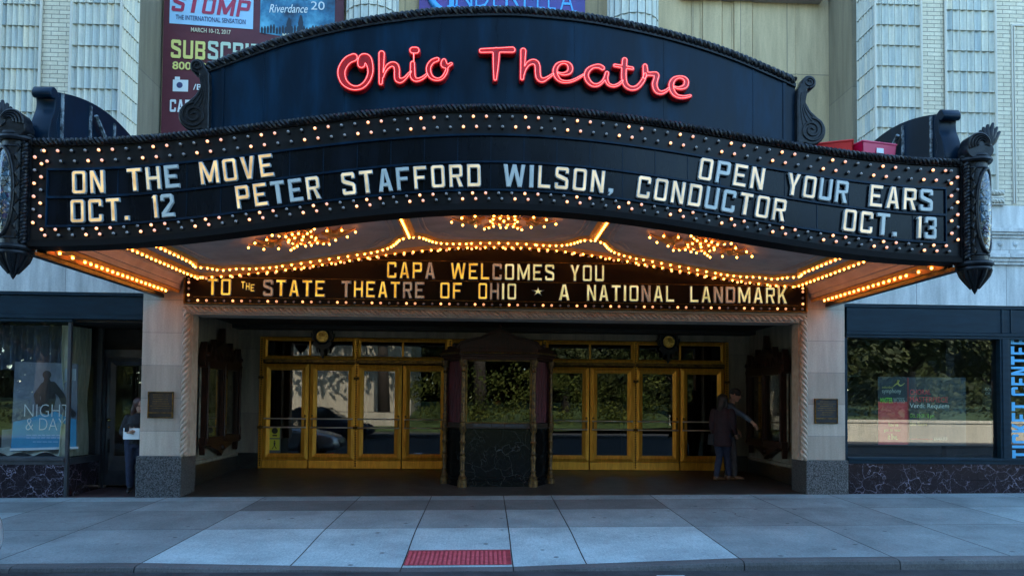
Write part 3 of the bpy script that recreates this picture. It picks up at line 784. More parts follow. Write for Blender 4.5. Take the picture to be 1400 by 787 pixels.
b = MB(); rope_curve(b, top, .022, .024, .105, 2, 10); strip(b, FY-.03, FY+.2, 4.43, 4.47); strip(b, FY-.02, FY+.2, 4.47, 4.52)
studs(b, [(p[0], p[1]-.028, p[2]+.002) for p in top], .21, .026)
b.build('cornice_rope', M['dark_iron'], Q, auto=50)

# roof, sides, soffit
def zsoff(x): return 3.55+.288*(1+math.cos(math.pi*max(-1, min(1, x/5.25))))
b = MB()
n = 60; vs_ = []
for j, y in enumerate((-3.45, -.03)):
    vs_ += [(-5.02+10.04*i/n, y, zsoff(-5.02+10.04*i/n)) for i in range(n+1)]
b.add(vs_, [(i, i+1, n+2+i, n+1+i) for i in range(n)])
for s in (-1, 1):          # stepped cove down to the side fascia
    prof = [(5.02, 3.553), (5.03, 3.50), (5.05, 3.495), (5.07, 3.46), (5.10, 3.43), (5.105, 3.39), (5.125, 3.385), (5.13, 3.315), (5.405, 3.305)]
    b.loft([[(s*x, y, z) for x, z in prof] for y in (-3.45, -.03)], False, False)
    b.prism([(s*x, z) for x, z in [(5.02, 3.56)]+prof+[(5.405, 3.60), (5.02, 3.60)]], -.03, -.02)
so_ = b.build('soffit', M['soffit'], Q, auto=40)
b = MB(); strip(b, -3.44, -.02, 4.2, 4.42, -HW+.05, HW-.05, 60, lambda x: 0, lambda x: 0); b.build('roof', M['dark_paint'], Q)
for s in (-1, 1):
    b = MB(); b.box(s*5.41, s*5.47, -3.44, -.01, 3.235, 4.47)
    b.box(s*5.40, s*5.50, -3.60, -.01, 3.19, 3.236); b.build('side_fascia', M['dark_iron'], Q)
# gilded light tracks on the soffit
BULBS = []           # (position, radius, kind)
def soff_pt(x, y, d=0.): return (x, y, zsoff(x)-d)
def track(b, pts, w, dep, step=None, off=0., kind='bulb_soffit', lift=.012):
    P = [Vector((p[0], p[1], 0)) for p in pts]
    rings = []
    for i, p in enumerate(P):
        t = (P[min(i+1, len(P)-1)]-P[max(i-1, 0)]).normalized(); nn = Vector((-t.y, t.x, 0))
        a, c = p+nn*w/2, p-nn*w/2; a2, c2 = p+nn*w*.3, p-nn*w*.3
        rings.append([soff_pt(a.x, a.y, -.005), soff_pt(a2.x, a2.y, dep), soff_pt(c2.x, c2.y, dep), soff_pt(c.x, c.y, -.005)])
    b.loft(rings, True, True)
    if step:
        d = 0; nxt_ = step*.5
        for a, c in zip(P[:-1], P[1:]):
            L = (c-a).length
            while nxt_ < d+L:
                q = a+(c-a)*((nxt_-d)/L); BULBS.append((soff_pt(q.x, q.y, dep+lift), .0155, kind)); nxt_ += step
            d += L
def smooth2(pts, n=6): return [tuple(p) for p in catmull([(p[0], p[1]) for p in pts], n)]
b = MB()
track(b, smooth2([(-4.86, -3.3), (-4.86, -.30), (-4.78, -.14), (-4.6, -.13), (-2.3, -.13), (0, -.13), (2.3, -.13), (4.6, -.13), (4.78, -.14), (4.86, -.30), (4.86, -3.3)], 10), .19, .05, .145)
for s in (-1, 1):
    # outer panel: cusped corners, side and back runs
    track(b, smooth2([(s*4.50, -3.3), (s*4.50, -1.25)], 6), .17, .04, .145)
    track(b, smooth2([(s*4.50, -1.25), (s*4.55, -1.0), (s*4.42, -.85), (s*4.30, -.62), (s*4.05, -.62), (s*3.85, -.50), (s*3.5, -.42)], 6), .13, .045, .10)
    track(b, smooth2([(s*3.5, -.42), (s*2.2, -.42)], 6), .15, .04, .145)
    track(b, smooth2([(s*2.2, -.42), (s*1.95, -.48), (s*1.75, -.62), (s*1.62, -.85), (s*1.52, -1.1), (s*1.37, -1.2)], 6), .12, .045, .105)
    track(b, smooth2([(s*1.37, -3.3), (s*1.37, -1.2)], 6), .17, .06, .12)
    track(b, smooth2([(s*1.37, -1.2), (s*1.22, -1.1), (s*1.12, -.85), (s*1.0, -.62), (s*.8, -.48), (s*.55, -.42)], 6), .12, .045, .105)
track(b, smooth2([(-.55, -.42), (.55, -.42)], 6), .15, .04, .145)
b.build('light_track', M['gilt'], so_)
b = MB()
for s in (-1, 1):         # thin mouldings round the panels
    for o in (.16, .22):
        P = smooth2([(s*(4.50-o), -3.3), (s*(4.50-o), -1.4), (s*(4.3-o), -.85-o*.6), (s*(3.6), -.42-o), (s*2.2, -.42-o), (s*(1.62+o), -.85-o), (s*(1.37+o+.04), -1.4), (s*(1.37+o+.04), -3.3)], 8)
        b.tube([soff_pt(x, y, .004) for x, y in P], .013, 5)
for o in (.16, .22):
    P = smooth2([(-(1.37-o-.04), -3.3), (-(1.37-o-.04), -1.4), (-(1.12-o), -.85-o), (-.55, -.42-o), (.55, -.42-o), (1.12-o, -.85-o), (1.37-o-.04, -1.4), (1.37-o-.04, -3.3)], 8)
    b.tube([soff_pt(x, y, .004) for x, y in P], .013, 5)
b.build('panel_moulding', M['soffit'], so_)
# side light strips: reflecting trough and one row of bulbs
for s in (-1, 1):
    b = MB(); b.loft([[(s*x, y, z) for x, z in ((5.135, 3.302), (5.145, 3.262), (5.165, 3.258), (5.19, 3.292), (5.36, 3.288), (5.385, 3.25), (5.405, 3.297))] for y in (-3.4, -.05)], True, True)
    for k in range(22):
        if k in (1, 3) or rng.random() < .05: continue
        BULBS.append(((s*5.285, -3.30+k*.146, 3.268), .017, 'bulb_soffit'))
    b.build('light_trough', M['gilt'], so_)
# rosettes
def rosette(cx_, cy_):
    b = MB()
    def pt(x, y, d=0.): return soff_pt(cx_+x, cy_+y, d)
    def bulb(x, y): BULBS.append((pt(x, y, .075), .0155, 'bulb_soffit'))
    b.tube([pt(.15*math.cos(2*math.pi*k/24), .15*math.sin(2*math.pi*k/24), .035) for k in range(24)], .026, 6, True)
    b.ball(pt(0, 0, .03), .055, 10, 6, (1, 1, .6)); bulb(0, 0)
    for k in range(10):
        a = 2*math.pi*k/10; c_, s_ = math.cos(a), math.sin(a)
        b.tube([pt(.10*c_, .10*s_, .03), pt(.17*c_, .17*s_, .055), pt(.24*c_, .24*s_, .03)], [.014, .03, .008], 6); bulb(.185*c_, .185*s_)
    for s in (-1, 1):
        b.tube([pt(s*.26, 0, .02), pt(s*.34, .04, .05), pt(s*.40, 0, .03)], [.02, .034, .02], 6)
        for da, L in ((0, .36), (38, .27), (-38, .27), (82, .24), (-82, .24)):
            a = R(da); x1, y1 = s*(.36+L*math.cos(a)), L*1.25*math.sin(a)
            xm, ym = s*(.36+.5*L*math.cos(a+.3)), L*.62*math.sin(a+.3)
            b.tube([pt(s*.36, 0, .03), pt(xm, ym, .06), pt(x1, y1, .025)], [.018, .034, .007], 6); bulb(xm, ym); bulb(x1, y1)
        for q in (-1, 1):
            b.tube([pt(s*.13, q*.30, .025), pt(s*.18, q*.40, .05), pt(s*.27, q*.50, .025)], [.012, .036, .012], 6)
            b.tube([pt(s*.02, q*.34, .025), pt(s*.06, q*.40, .04), pt(s*.13, q*.30, .02)], [.008, .022, .01], 6)
            for t_ in (0, .5, 1): bulb(s*(.14+.13*t_), q*(.31+.18*t_))
            bulb(s*.04, q*.38)
    b.build('ceiling_rosette', M['gilt'], Q, auto=50)
for cx_ in (-2.75, 0.0, 2.75): rosette(cx_, -2.02)

# ---- bulbs of the front board
FB = []
def lit_state(i): return ('bulb_lit', 'bulb_dim', 'bulb_off', 'bulb_off')[i % 4]
nb = 70
for row, z, ph in ((0, 4.355, 0), (1, 4.255, .5), (0, 3.43, .0), (1, 3.365, .5)):
    if z < 4: z -= .0
    for i in range(nb):
        x = -5.33+(i+.25+ph*.5+.1)*10.66/nb
        zz = z
        if z == 4.355: zz = 4.365
        if z == 4.255: zz = 4.245
        if z == 3.43: zz = 3.464
        if z == 3.365: zz = 3.398
        FB.append(((x, FY-.045, zz+arc(x)), .0175, lit_state(i+(1 if row else 0))))
for s in (-1, 1):
    for k in range(6):
        for q in (0, 1):
            x = s*(5.375-.075*q)
            if abs(x) < 5.26: continue
            FB.append(((x, FY-.045, 3.54+k*.15+.075*q), .019, ('bulb_lit', 'bulb_off', 'bulb_dim')[(k+2*q) % 3]))
def bulb_geo(b, p, r, axis):
    b.ball(p, r, 8, 6)
# sockets
b = MB()
for p, r, k in FB: b.lathe([(.020, 0), (.018, .03), (.0, .032)], (p[0], FY, p[2]), 6, 'y')
b.build('bulb_socket', M['dark_iron'], fb, kind='stuff')
FB.sort(key=lambda q: (q[2] != 'bulb_lit', abs(q[0][0])))
bm_ = {}
def bulb_part(p, r, kind, parent, cache):
    off = OFF[parent]
    key = kind
    if key not in cache:
        b = MB(); b.ball((0, 0, 0), r, 9, 6); cache[key] = b.mesh('bulb', M[kind], None, True)
    o = bpy.data.objects.new('bulb', cache[key]); COL.objects.link(o); o.parent = parent; OFF[o] = off; o.location = Vector(p)-off
    return o
for p, r, k in FB[:100]: bulb_part(p, r, k, Q, bm_)
kinds = ['bulb_lit', 'bulb_dim', 'bulb_off', 'bulb_soffit']
b = MB()
for p, r, k in FB[100:]: b.cm = kinds.index(k); b.ball(p, r, 9, 6)
for p, r, k in BULBS: b.cm = kinds.index(k); b.ball(p, r, 8, 6)
b.build('bulb', [M[k] for k in kinds], Q, smooth=True, kind='stuff')

# ------------------------------------------------------------------ changeable letters
def oct_(x0, y0, x1, y1, c): return [(x0, y0+c), (x0+c, y0), (x1-c, y0), (x1, y0+c), (x1, y1-c), (x1-c, y1), (x0+c, y1), (x0, y1-c)]
w, t, c = .64, .17, .08
bowlh = [(t, .57), (w-t-.02, .57), (w-t, .60), (w-t, .80), (w-t-.03, .825), (t, .825)]
GL = {
 'O': (w, [oct_(0, 0, w, 1, c), oct_(t, t*.95, w-t, 1-t*.95, .03)]),
 'C': (w, [[(w, .66), (w, 1-c), (w-c, 1), (c, 1), (0, 1-c), (0, c), (c, 0), (w-c, 0), (w, c), (w, .34), (w-t, .34), (w-t, .19), (t, .19), (t, .81), (w-t, .81), (w-t, .66)]]),
 'U': (w, [[(0, 1), (0, c), (c, 0), (w-c, 0), (w, c), (w, 1), (w-t, 1), (w-t, .19), (t, .19), (t, 1)]]),
 'D': (w, [[(0, 0), (w-c, 0), (w, c), (w, 1-c), (w-c, 1), (0, 1)], [(t, .18), (w-t-.02, .18), (w-t, .21), (w-t, .79), (w-t-.02, .82), (t, .82)]]),
 'P': (w, [[(0, 0), (t, 0), (t, .38), (w-c, .38), (w, .47), (w, 1-c), (w-c, 1), (0, 1)], bowlh]),
 'R': (w, [[(0, 0), (t, 0), (t, .40), (.31, .40), (w-.21, 0), (w+.01, 0), (w-.16, .42), (w-.06, .44), (w, .50), (w, 1-c), (w-c, 1), (0, 1)], bowlh]),
 'S': (w, [[(0, c), (c, 0), (w-c, 0), (w, c), (w, .44), (w-.08, .54), (t, .69), (t, .82), (w-t, .82), (w-t, .70), (w, .70), (w, 1-c), (w-c, 1), (c, 1), (0, 1-c), (0, .60), (.08, .50), (w-t, .36), (w-t, .18), (t, .18), (t, .30), (0, .30)]]),
 'E': (w*.97, [[(0, 0), (w*.97, 0), (w*.97, .18), (t, .18), (t, .42), (w*.8, .42), (w*.8, .59), (t, .59), (t, .82), (w*.97, .82), (w*.97, 1), (0, 1)]]),
 'F': (w*.95, [[(0, 0), (t, 0), (t, .41), (w*.8, .41), (w*.8, .58), (t, .58), (t, .82), (w*.95, .82), (w*.95, 1), (0, 1)]]),
 'H': (w, [[(0, 0), (t, 0), (t, .41), (w-t, .41), (w-t, 0), (w, 0), (w, 1), (w-t, 1), (w-t, .59), (t, .59), (t, 1), (0, 1)]]),
 'L': (w*.92, [[(0, 0), (w*.92, 0), (w*.92, .18), (t, .18), (t, 1), (0, 1)]]),
 'T': (w, [[(w/2-.1, 0), (w/2+.1, 0), (w/2+.1, .82), (w, .82), (w, 1), (0, 1), (0, .82), (w/2-.1, .82)]]),
 'I': (.21, [[(0, 0), (.2, 0), (.2, 1), (0, 1)]]),
 'K': (w, [[(0, 0), (t, 0), (t, .34), (.27, .44), (w-.21, 0), (w+.02, 0), (.40, .60), (w, 1), (w-.22, 1), (t, .62), (t, 1), (0, 1)]]),
 'N': (w, [[(0, 0), (.18, 0), (.18, .60), (w-.19, 0), (w, 0), (w, 1), (w-.18, 1), (w-.18, .40), (.19, 1), (0, 1)]]),
 'M': (.86, [[(0, 0), (.18, 0), (.18, .56), (.35, .06), (.51, .06), (.68, .56), (.68, 0), (.86, 0), (.86, 1), (.68, 1), (.43, .42), (.18, 1), (0, 1)]]),
 'W': (1., [[(0, 1), (.15, 0), (.34, 0), (.5, .58), (.66, 0), (.85, 0), (1, 1), (.81, 1), (.735, .42), (.59, 1), (.41, 1), (.265, .42), (.19, 1)]]),
 'V': (.66, [[(0, 1), (.22, 0), (.44, 0), (.66, 1), (.46, 1), (.33, .34), (.2, 1)]]),
 'A': (.66, [[(0, 0), (.19, 0), (.235, .21), (.425, .21), (.47, 0), (.66, 0), (.44, 1), (.22, 1)], [(.272, .38), (.388, .38), (.33, .72)]]),
 'Y': (.66, [[(.23, 0), (.43, 0), (.43, .42), (.66, 1), (.45, 1), (.33, .62), (.21, 1), (0, 1), (.23, .42)]]),
 '1': (.28, [[(.08, 0), (.28, 0), (.28, 1), (.12, 1), (0, .88), (.08, .84)]]),
 '2': (w, [[(0, 0), (w, 0), (w, .18), (.27, .18), (w, .60), (w, 1-c), (w-c, 1), (c, 1), (0, 1-c), (0, .70), (t, .70), (t, .82), (w-t, .82), (w-t, .66), (0, .2)]]),
 '3': (w, [[(0, c), (c, 0), (w-c, 0), (w, c), (w, .44), (w-.07, .505), (w, .57), (w, 1-c), (w-c, 1), (c, 1), (0, 1-c), (0, .70), (t, .70), (t, .82), (w-t, .82), (w-t, .60), (.24, .60), (.24, .42), (w-t, .42), (w-t, .18), (t, .18), (t, .30), (0, .30)]]),
 '.': (.21, [[(0, 0), (.21, 0), (.21, .21), (0, .21)]]),
 ',': (.26, [[(.0, -.06), (.10, -.06), (.25, .10), (.25, .27), (.02, .27), (.02, .08), (.08, .08)]]),
 '*': (.42, [[(.21+r*math.sin(2*math.pi*k/10), .52+r*math.cos(2*math.pi*k/10)) for k, r in ((0, .3), (1, .1), (2, .3), (3, .1), (4, .3), (5, .1), (6, .3), (7, .1), (8, .3), (9, .1))]]),
}
def letter_mat(name, c1, c2, strength, base):
    m, t, b = nt(name)
    oi = N(t, 'ShaderNodeObjectInfo'); cc = N(t, 'ShaderNodeTexCoord')
    ns = N(t, 'ShaderNodeTexNoise', noise_dimensions='4D'); ns.inputs['Scale'].default_value = 7; ns.inputs['Detail'].default_value = 3
    t.links.new(cc.outputs['Object'], ns.inputs[0]); t.links.new(mth(t, 'MULTIPLY', oi.outputs['Random'], 40.), ns.inputs['W'])
    t.links.new(ramp(t, ns.outputs[0], [(.3, c1), (.7, c2)]), b.inputs['Emission Color'])
    st = N(t, 'ShaderNodeMapRange', i1=.3, i2=.7, i3=strength*.6, i4=strength*1.25); t.links.new(ns.outputs[0], st.inputs[0]); t.links.new(st.outputs[0], b.inputs['Emission Strength'])
    b.inputs['Base Color'].default_value = (*base, 1); b.inputs['Roughness'].default_value = .22
    return m
M['let_warm'] = letter_mat('backlit opal letter', (1, .60, .16), (1, .78, .36), 0.85*EXPK, (.12, .12, .11))
M['let_cream'] = letter_mat('pale backlit opal letter', (.94, .80, .42), (1, .90, .58), .70*EXPK, (.15, .16, .15))
M['let_blue'] = letter_mat('faintly glowing opal letter', (.45, .62, .70), (.55, .72, .80), .14*EXPK, (.34, .40, .40))  # switched-off letters, given a faint blue glow as emission
M['let_gold'] = letter_mat('backlit amber letter', (1, .47, .02), (1, .66, .08), 0.95*EXPK, (.35, .25, .08))
M['let_lime'] = letter_mat('backlit yellow green letter', (.85, .80, .22), (1, .95, .48), .62*EXPK, (.5, .5, .3))
M['let_grey'] = letter_mat('faintly glowing grey letter', (.6, .42, .24), (.8, .6, .36), .26*EXPK, (.34, .28, .25))  # weak amber glow added to letters that are off
M['let_rim'] = plain('opal letter edge', (.30, .34, .36), .3)
GEO = {}
def glyph_mesh(ch, W, H, depth):
    k = (ch, round(W/H, 2), round(H, 3))
    if k in GEO: return GEO[k]
    gw, loops = GL[ch]
    vs, fs = flat_curve([[((x-gw/2)*W/gw, y*H) for x, y in lp] for lp in loops], depth/2, .0085*H/.27, 1)
    me = bpy.data.meshes.new('letter'); me.from_pydata([(v[0], -v[2], v[1]) for v in vs], [], fs)
    bm = bmesh.new(); bm.from_mesh(me); bmesh.ops.recalc_face_normals(bm, faces=bm.faces); bm.to_mesh(me); bm.free()
    me.materials.append(None); me.materials.append(M['let_rim'])
    for p in me.polygons: p.material_index = 0 if p.normal.y < -.97 else 1
    GEO[k] = me; return me
def put_letter(ch, xc, W, zc, H, y, rot, mat, parent, depth=.03):
    o = bpy.data.objects.new('letter', glyph_mesh(ch, W, H, depth)); COL.objects.link(o); o.parent = parent; OFF[o] = OFF[parent]
    o.location = Vector((xc, y, zc))-OFF[parent]; o.rotation_euler = (0, -rot, 0)
    o.material_slots[0].link = 'OBJECT'; o.material_slots[0].material = M[mat]
    return o
def word(txt, px0, px1, row, codes, y, H, parent, f, zrow, v0):
    """one word between the photo's columns px0 and px1; codes give each letter's lamp"""
    xa, xb = at(px0, v0, y)[0], at(px1, v0, y)[0]
    ws = [GL[ch][0] for ch in txt]; gap = .175
    tot = sum(ws)+gap*(len(ws)-1); k = (xb-xa)/tot; x = xa
    for ch, w_, cd in zip(txt, ws, codes):
        xc = x+w_*k/2; e = .05
        put_letter(ch, xc, w_*k, zrow+f(xc), H, y, math.atan2(f(xc+e)-f(xc-e), 2*e), {'w': 'let_warm', 'c': 'let_cream', 'b': 'let_blue', 'g': 'let_gold', 'l': 'let_lime', 'k': 'let_grey'}[cd], parent)
        x += (w_+gap)*k
LY = FY-.038
for a in (('ON', 100, 144.5, 1, 'ww', 252), ('THE', 176, 247, 1, 'wcb', 250), ('MOVE', 276, 376, 1, 'wwww', 235),
          ('OPEN', 953, 1042, 1, 'cbcc', 230), ('YOUR', 1073, 1157, 1, 'ccbb', 262), ('EARS', 1187, 1274, 1, 'cccb', 272),
          ('OCT.', 98, 178, 0, 'wwww', 290), ('12', 210, 240, 0, 'wb', 288), ('PETER', 325.5, 440, 0, 'wwbbc', 262), ('STAFFORD', 469.5, 658, 0, 'ccbbcccc', 238),
          ('WILSON,', 688, 838, 0, 'bbccccb', 240), ('CONDUCTOR', 869, 1071.6, 0, 'ccccbbccc', 270), ('OCT.', 1150.4, 1225, 0, 'ccbb', 307), ('13', 1251, 1279, 0, 'cb', 308)):
    word(a[0], a[1], a[2], a[3], a[4], LY, .268, Q, arc, 3.862 if a[3] else 3.533, a[5])

# ------------------------------------------------------------------ crest with the neon script
CY = -3.5
topc = [at(u, v, CY) for u, v in ((284, 92), (300, 85), (350, 66), (400, 50), (450, 39), (500, 30), (550, 24), (600, 19.5), (690, 16.5), (750, 19), (800, 25), (850, 35), (900, 47), (950, 62), (1000, 80), (1050, 101), (1087, 117))]
topc = [(float(p[0]), float(p[1])) for p in catmull([(x, (z+zz)/2) for (x, z), zz in zip(topc, [np.interp(-x, [q[0] for q in topc], [q[1] for q in topc]) for x, z in topc])], 4)]
botc = [(x, 4.50+arc(x)) for x in np.linspace(3.50, -3.50, 41)]
b = MB()
n = 60
xs_ = np.linspace(topc[0][0], topc[-1][0], n+1); tz = np.interp(xs_, [p[0] for p in topc], [p[1] for p in topc])
b.loft([[(x, CY, 4.45+arc(x)), (x, CY+.14, 4.45+arc(x)), (x, CY+.14, z), (x, CY, z)] for x, z in zip(xs_, tz)])
cr = b.build('crest_panel', M['sheet'], Q)
for u in (600, 693, 786, 908, 1030, 470, 360):
    x = at(u, 130, CY)[0]; b = MB(); b.box(x-.006, x+.006, CY-.006, CY, 4.52+arc(x), float(np.interp(x, xs_, tz))-.06); b.build('panel_seam', M['sheet'], cr)
for x in (-3.36, 3.36): b = MB(); b.box(x-.02, x+.02, CY-.014, CY, 4.5+arc(x), float(np.interp(x, xs_, tz))-.06); b.build('panel_seam', M['sheet'], cr)
rp = [(x, CY-.01, z+.015) for x, z in zip(xs_, tz)]
b = MB(); rope_curve(b, rp, .026, .030, .12, 2, 10, 6); b.loft([[(x, CY-.03, z-.055), (x, CY+.17, z-.055), (x, CY+.17, z-.01), (x, CY-.03, z-.01)] for x, z in zip(xs_, tz)])
studs(b, [(p[0], p[1]-.03, p[2]) for p in rp], .24, .03)
b.build('crest_rope', M['dark_iron'], cr, auto=50)
def spiral(cx_, cz_, r0, turns, a0, hand, n=40, rend=.02):
    return [(cx_+(r0+(rend-r0)*k/n)*math.cos(a0+hand*2*math.pi*turns*k/n), cz_+(r0+(rend-r0)*k/n)*math.sin(a0+hand*2*math.pi*turns*k/n)) for k in range(n+1)]
def scroll(s):
    X = lambda x: s*x
    st = [[(X(3.63), 5.44, .085)], [(X(3.655), 4.855, .175)],
          [(X(3.56), 5.38, .05), (X(3.53), 5.2, .05), (X(3.57), 5.05, .09), (X(3.62), 4.95, .13)], [(X(3.52), 5.35, .03), (X(3.52), 4.7, .04)]]
    lo = sdf_outline(st, 0, .008)
    vs, fs = flat_curve(lo, .07, .012, 1)
    b = MB(); b.add([(v[0], CY-.01-v[2], v[1]) for v in vs], fs)
    y = CY-.095
    b.tube([(p[0], y, p[1]) for p in spiral(X(3.655), 4.855, .15, 2.2, math.pi/2, -s)], .016, 6)
    b.tube([(p[0], y, p[1]) for p in spiral(X(3.63), 5.44, .068, 1.6, -math.pi/2, s, 26)], .013, 6)
    for k in range(4):
        q = k/3
        P = catmull([(X(3.60-.06*q), 5.33-.02*q), (X(3.575-.05*q), 5.18), (X(3.64-.10*q), 5.06-.06*q), (X(3.76-.20*q), 4.95-.05*q)], 6)
        b.tube([(p[0], y+.004, p[1]) for p in P], .012, 5)
    b.build('scroll_bracket', M['dark_iron'], cr, auto=50)
scroll(-1); scroll(1)

# ---- script letters: channel body in red enamel with a neon tube round its edge
M['red'] = stuff_mat('red enamel channel letter', (.34, .002, .006), (.44, .004, .010), 9, .35, bmp=.03)
M['neon'] = emit_mat('neon tube', (1, .09, .075), 3.2*EXPK, (.9, .3, .3))
NS = 7.778
def neon_letter(strokes, ox, oy, shift, link_=None, closed=True):
    def cv(p):
        x, z = at(ox+p[0]/NS, oy+p[1]/NS, CY-.10); return (x, z)
    sc = 9.1/F_PX
    S = []
    for st in strokes:
        if len(st) == 1: q = cv(st[0]); S.append([(q[0], q[1], st[0][2]/2/NS*sc)]); continue
        P = catmull([(p[0], p[1], p[2]) for p in st], 6)
        S.append([(*cv(p), max(4, p[2])/2/NS*sc) for p in P])
    body = sdf_outline(S, .017, .005); tube = sdf_outline(S, -.001, .005)
    vs, fs = flat_curve(body, .045, .004, 1)
    b = MB(); b.add([(v[0], CY-.055-shift-v[2], v[1]) for v in vs], fs)
    o = b.build('neon_letter', M['red'], Q)
    b = MB()
    for lp in tube:
        if len(lp) > 5: b.tube([(p[0], CY-.113-shift, p[1]) for p in lp], .004, 6, True)
    if link_: b.tube([(*cv(p)[:1], CY-.113-shift, cv(p)[1]) for p in link_], .0065, 6)
    b.build('neon_tube', M['neon'], o, smooth=True)
A_ = (450, 55); B_ = (640, 55); C_ = (780, 65)
neon_letter([[(262, 190, 80), (200, 220, 80), (150, 285, 78), (132, 355, 76), (155, 440, 66), (215, 496, 52), (285, 514, 42), (355, 493, 46), (412, 430, 48), (440, 345, 52), (432, 265, 66), (402, 205, 90), (362, 195, 84), (345, 235, 80), (345, 262, 76)]], *A_, 0)
neon_letter([[(560, 150, 58), (556, 300, 48), (550, 462, 34)], [(574, 400, 12), (590, 345, 22), (622, 290, 40), (668, 262, 48), (708, 275, 54), (722, 320, 54), (722, 375, 54), (728, 420, 54), (760, 435, 50), (805, 412, 28), (845, 368, 20), (870, 340, 16)]], *A_, .0012)
neon_letter([[(888, 252, 42), (888, 340, 48), (892, 395, 52), (925, 428, 36), (985, 414, 28), (1042, 370, 18)], [(892, 115, 66), (925, 115, 66)]], *A_, .0024, [(900, 150, 0), (900, 238, 0)])
neon_letter([[(1150, 212, 40), (1098, 235, 44), (1062, 285, 46), (1060, 345, 46), (1092, 402, 38), (1150, 424, 26), (1205, 405, 26), (1244, 345, 26), (1256, 290, 18)], [(1222, 225, 40), (1222, 265, 66), (1250, 282, 44), (1275, 272, 26), (1298, 258, 26)]], *A_, .0036)
neon_letter([[(140, 118, 42), (300, 112, 46), (470, 108, 58)], [(300, 120, 70), (294, 280, 54), (287, 418, 30)]], *B_, 0)
neon_letter([[(586, 120, 56), (580, 260, 44), (573, 412, 34)], [(592, 370, 12), (602, 318, 24), (634, 262, 40), (682, 236, 50), (722, 248, 54), (738, 292, 54), (740, 350, 54), (752, 408, 52), (790, 430, 44), (838, 410, 26), (905, 365, 16)]], *B_, .0012)
neon_letter([[(955, 352, 12), (1012, 366, 26), (1072, 345, 44), (1086, 300, 50), (1062, 258, 36), (1008, 244, 24), (952, 268, 36), (924, 322, 44), (934, 384, 44), (982, 438, 28), (1060, 448, 22), (1140, 424, 20), (1228, 372, 14)]], *B_, .0024)
neon_letter([[(338, 226, 42), (300, 206, 42), (240, 212, 32), (188, 246, 42), (166, 300, 44), (184, 358, 46), (232, 402, 36), (290, 404, 28), (345, 362, 22), (378, 300, 28), (386, 280, 36), (376, 330, 36), (398, 392, 26), (450, 416, 22), (505, 400, 22), (552, 360, 16)]], *C_, .0036)
neon_letter([[(574, 140, 50), (566, 250, 50), (566, 335, 50), (588, 405, 46), (645, 440, 40), (708, 426, 38), (765, 362, 36), (792, 292, 30)], [(468, 196, 26), (560, 212, 26), (655, 228, 28)]], *C_, .0012)
neon_letter([[(780, 330, 20), (794, 285, 50), (790, 205, 44)], [(800, 285, 40), (840, 288, 36), (890, 288, 44), (912, 300, 50), (904, 345, 46), (892, 400, 50), (912, 462, 48), (958, 486, 34), (1010, 468, 24), (1045, 440, 18)]], *C_, .0024)
neon_letter([[(1098, 424, 12), (1150, 438, 24), (1212, 420, 42), (1230, 372, 46), (1206, 334, 34), (1150, 322, 24), (1096, 344, 38), (1068, 398, 48), (1080, 468, 46), (1128, 520, 34), (1200, 532, 26), (1272, 518, 18)]], *C_, .0036)

# ---- side crests seen from behind, with their scrolls and struts
for s in (-1, 1):
    X = s*5.44; b = MB()
    pr = [(-3.40, 4.45)]+[(-3.40+2.3*k/20, 5.02+.42*math.sin(math.pi*min(1, .12+.62*k/20))) for k in range(21)]+[(-1.1, 4.45)]
    b.loft([[(X-.03, y, z) for y, z in pr], [(X+.03, y, z) for y, z in pr]])
    o = b.build('side_crest', M['sheet'], Q)
    if 'strut' not in M: M['strut'] = stuff_mat('weathered grey strut', (.03, .04, .05), (.30, .36, .40), 16, .5, lo=.42, hi=.6, bmp=.1)
    for y in (-3.12, -2.45, -1.8): b = MB(); b.box(X-s*.05, X-s*.0301, y-.022, y+.022, 4.45, 5.25 if y < -3 else 5.36); b.build('crest_strut', M['strut'], o)
    b = MB(); b.tube([(X-s*.08, -2.4, 5.25), (X-s*.10, -1.5, 4.50)], .028, 6); b.build('crest_strut', M['strut'], o)
    b = MB()
    sec = [(-3.50, 5.10, .05), (-3.46, 5.14, .055), (-3.40, 5.08, .055), (-3.40, 4.94, .05), (-3.46, 4.78, .06), (-3.46, 4.62, .10), (-3.44, 4.52, .11)]
    lo = sdf_outline([[tuple(q) for q in catmull(sec, 5)]], 0, .008)
    vs, fs = flat_curve(lo, .10, .01, 1)
    b.add([(X-s*.02+v[2], v[0], v[1]) for v in vs], fs)
    b.build('end_scroll', M['sheet'], o, auto=50)

# ---- corner pylons with stained glass
def stained():
    m, t, b = nt('stained glass')
    c_ = N(t, 'ShaderNodeTexCoord'); v = N(t, 'ShaderNodeTexVoronoi'); v.inputs['Scale'].default_value = 17; t.links.new(c_.outputs['Object'], v.inputs['Vector'])
    e = N(t, 'ShaderNodeTexVoronoi', feature='DISTANCE_TO_EDGE'); e.inputs['Scale'].default_value = 17; t.links.new(c_.outputs['Object'], e.inputs['Vector'])
    sp = N(t, 'ShaderNodeSeparateColor'); t.links.new(v.outputs['Color'], sp.inputs[0])
    col = ramp(t, sp.outputs[0], [(0, (.006, .016, .03)), (.3, (.03, .08, .13)), (.5, (.035, .025, .08)), (.65, (.10, .14, .16)), (.85, (.10, .065, .03)), (1, (.04, .12, .14))])
    lead = ramp(t, e.outputs['Distance'], [(.02, (0, 0, 0)), (.05, (1, 1, 1))])
    t.links.new(mixc(t, 1., col, lead, 'MULTIPLY'), b.inputs['Base Color']); b.inputs['Roughness'].default_value = .12; b.inputs['Specular IOR Level'].default_value = .9
    bump(t, b, e.outputs['Distance'], .4, .02); return m
M['stained'] = stained()
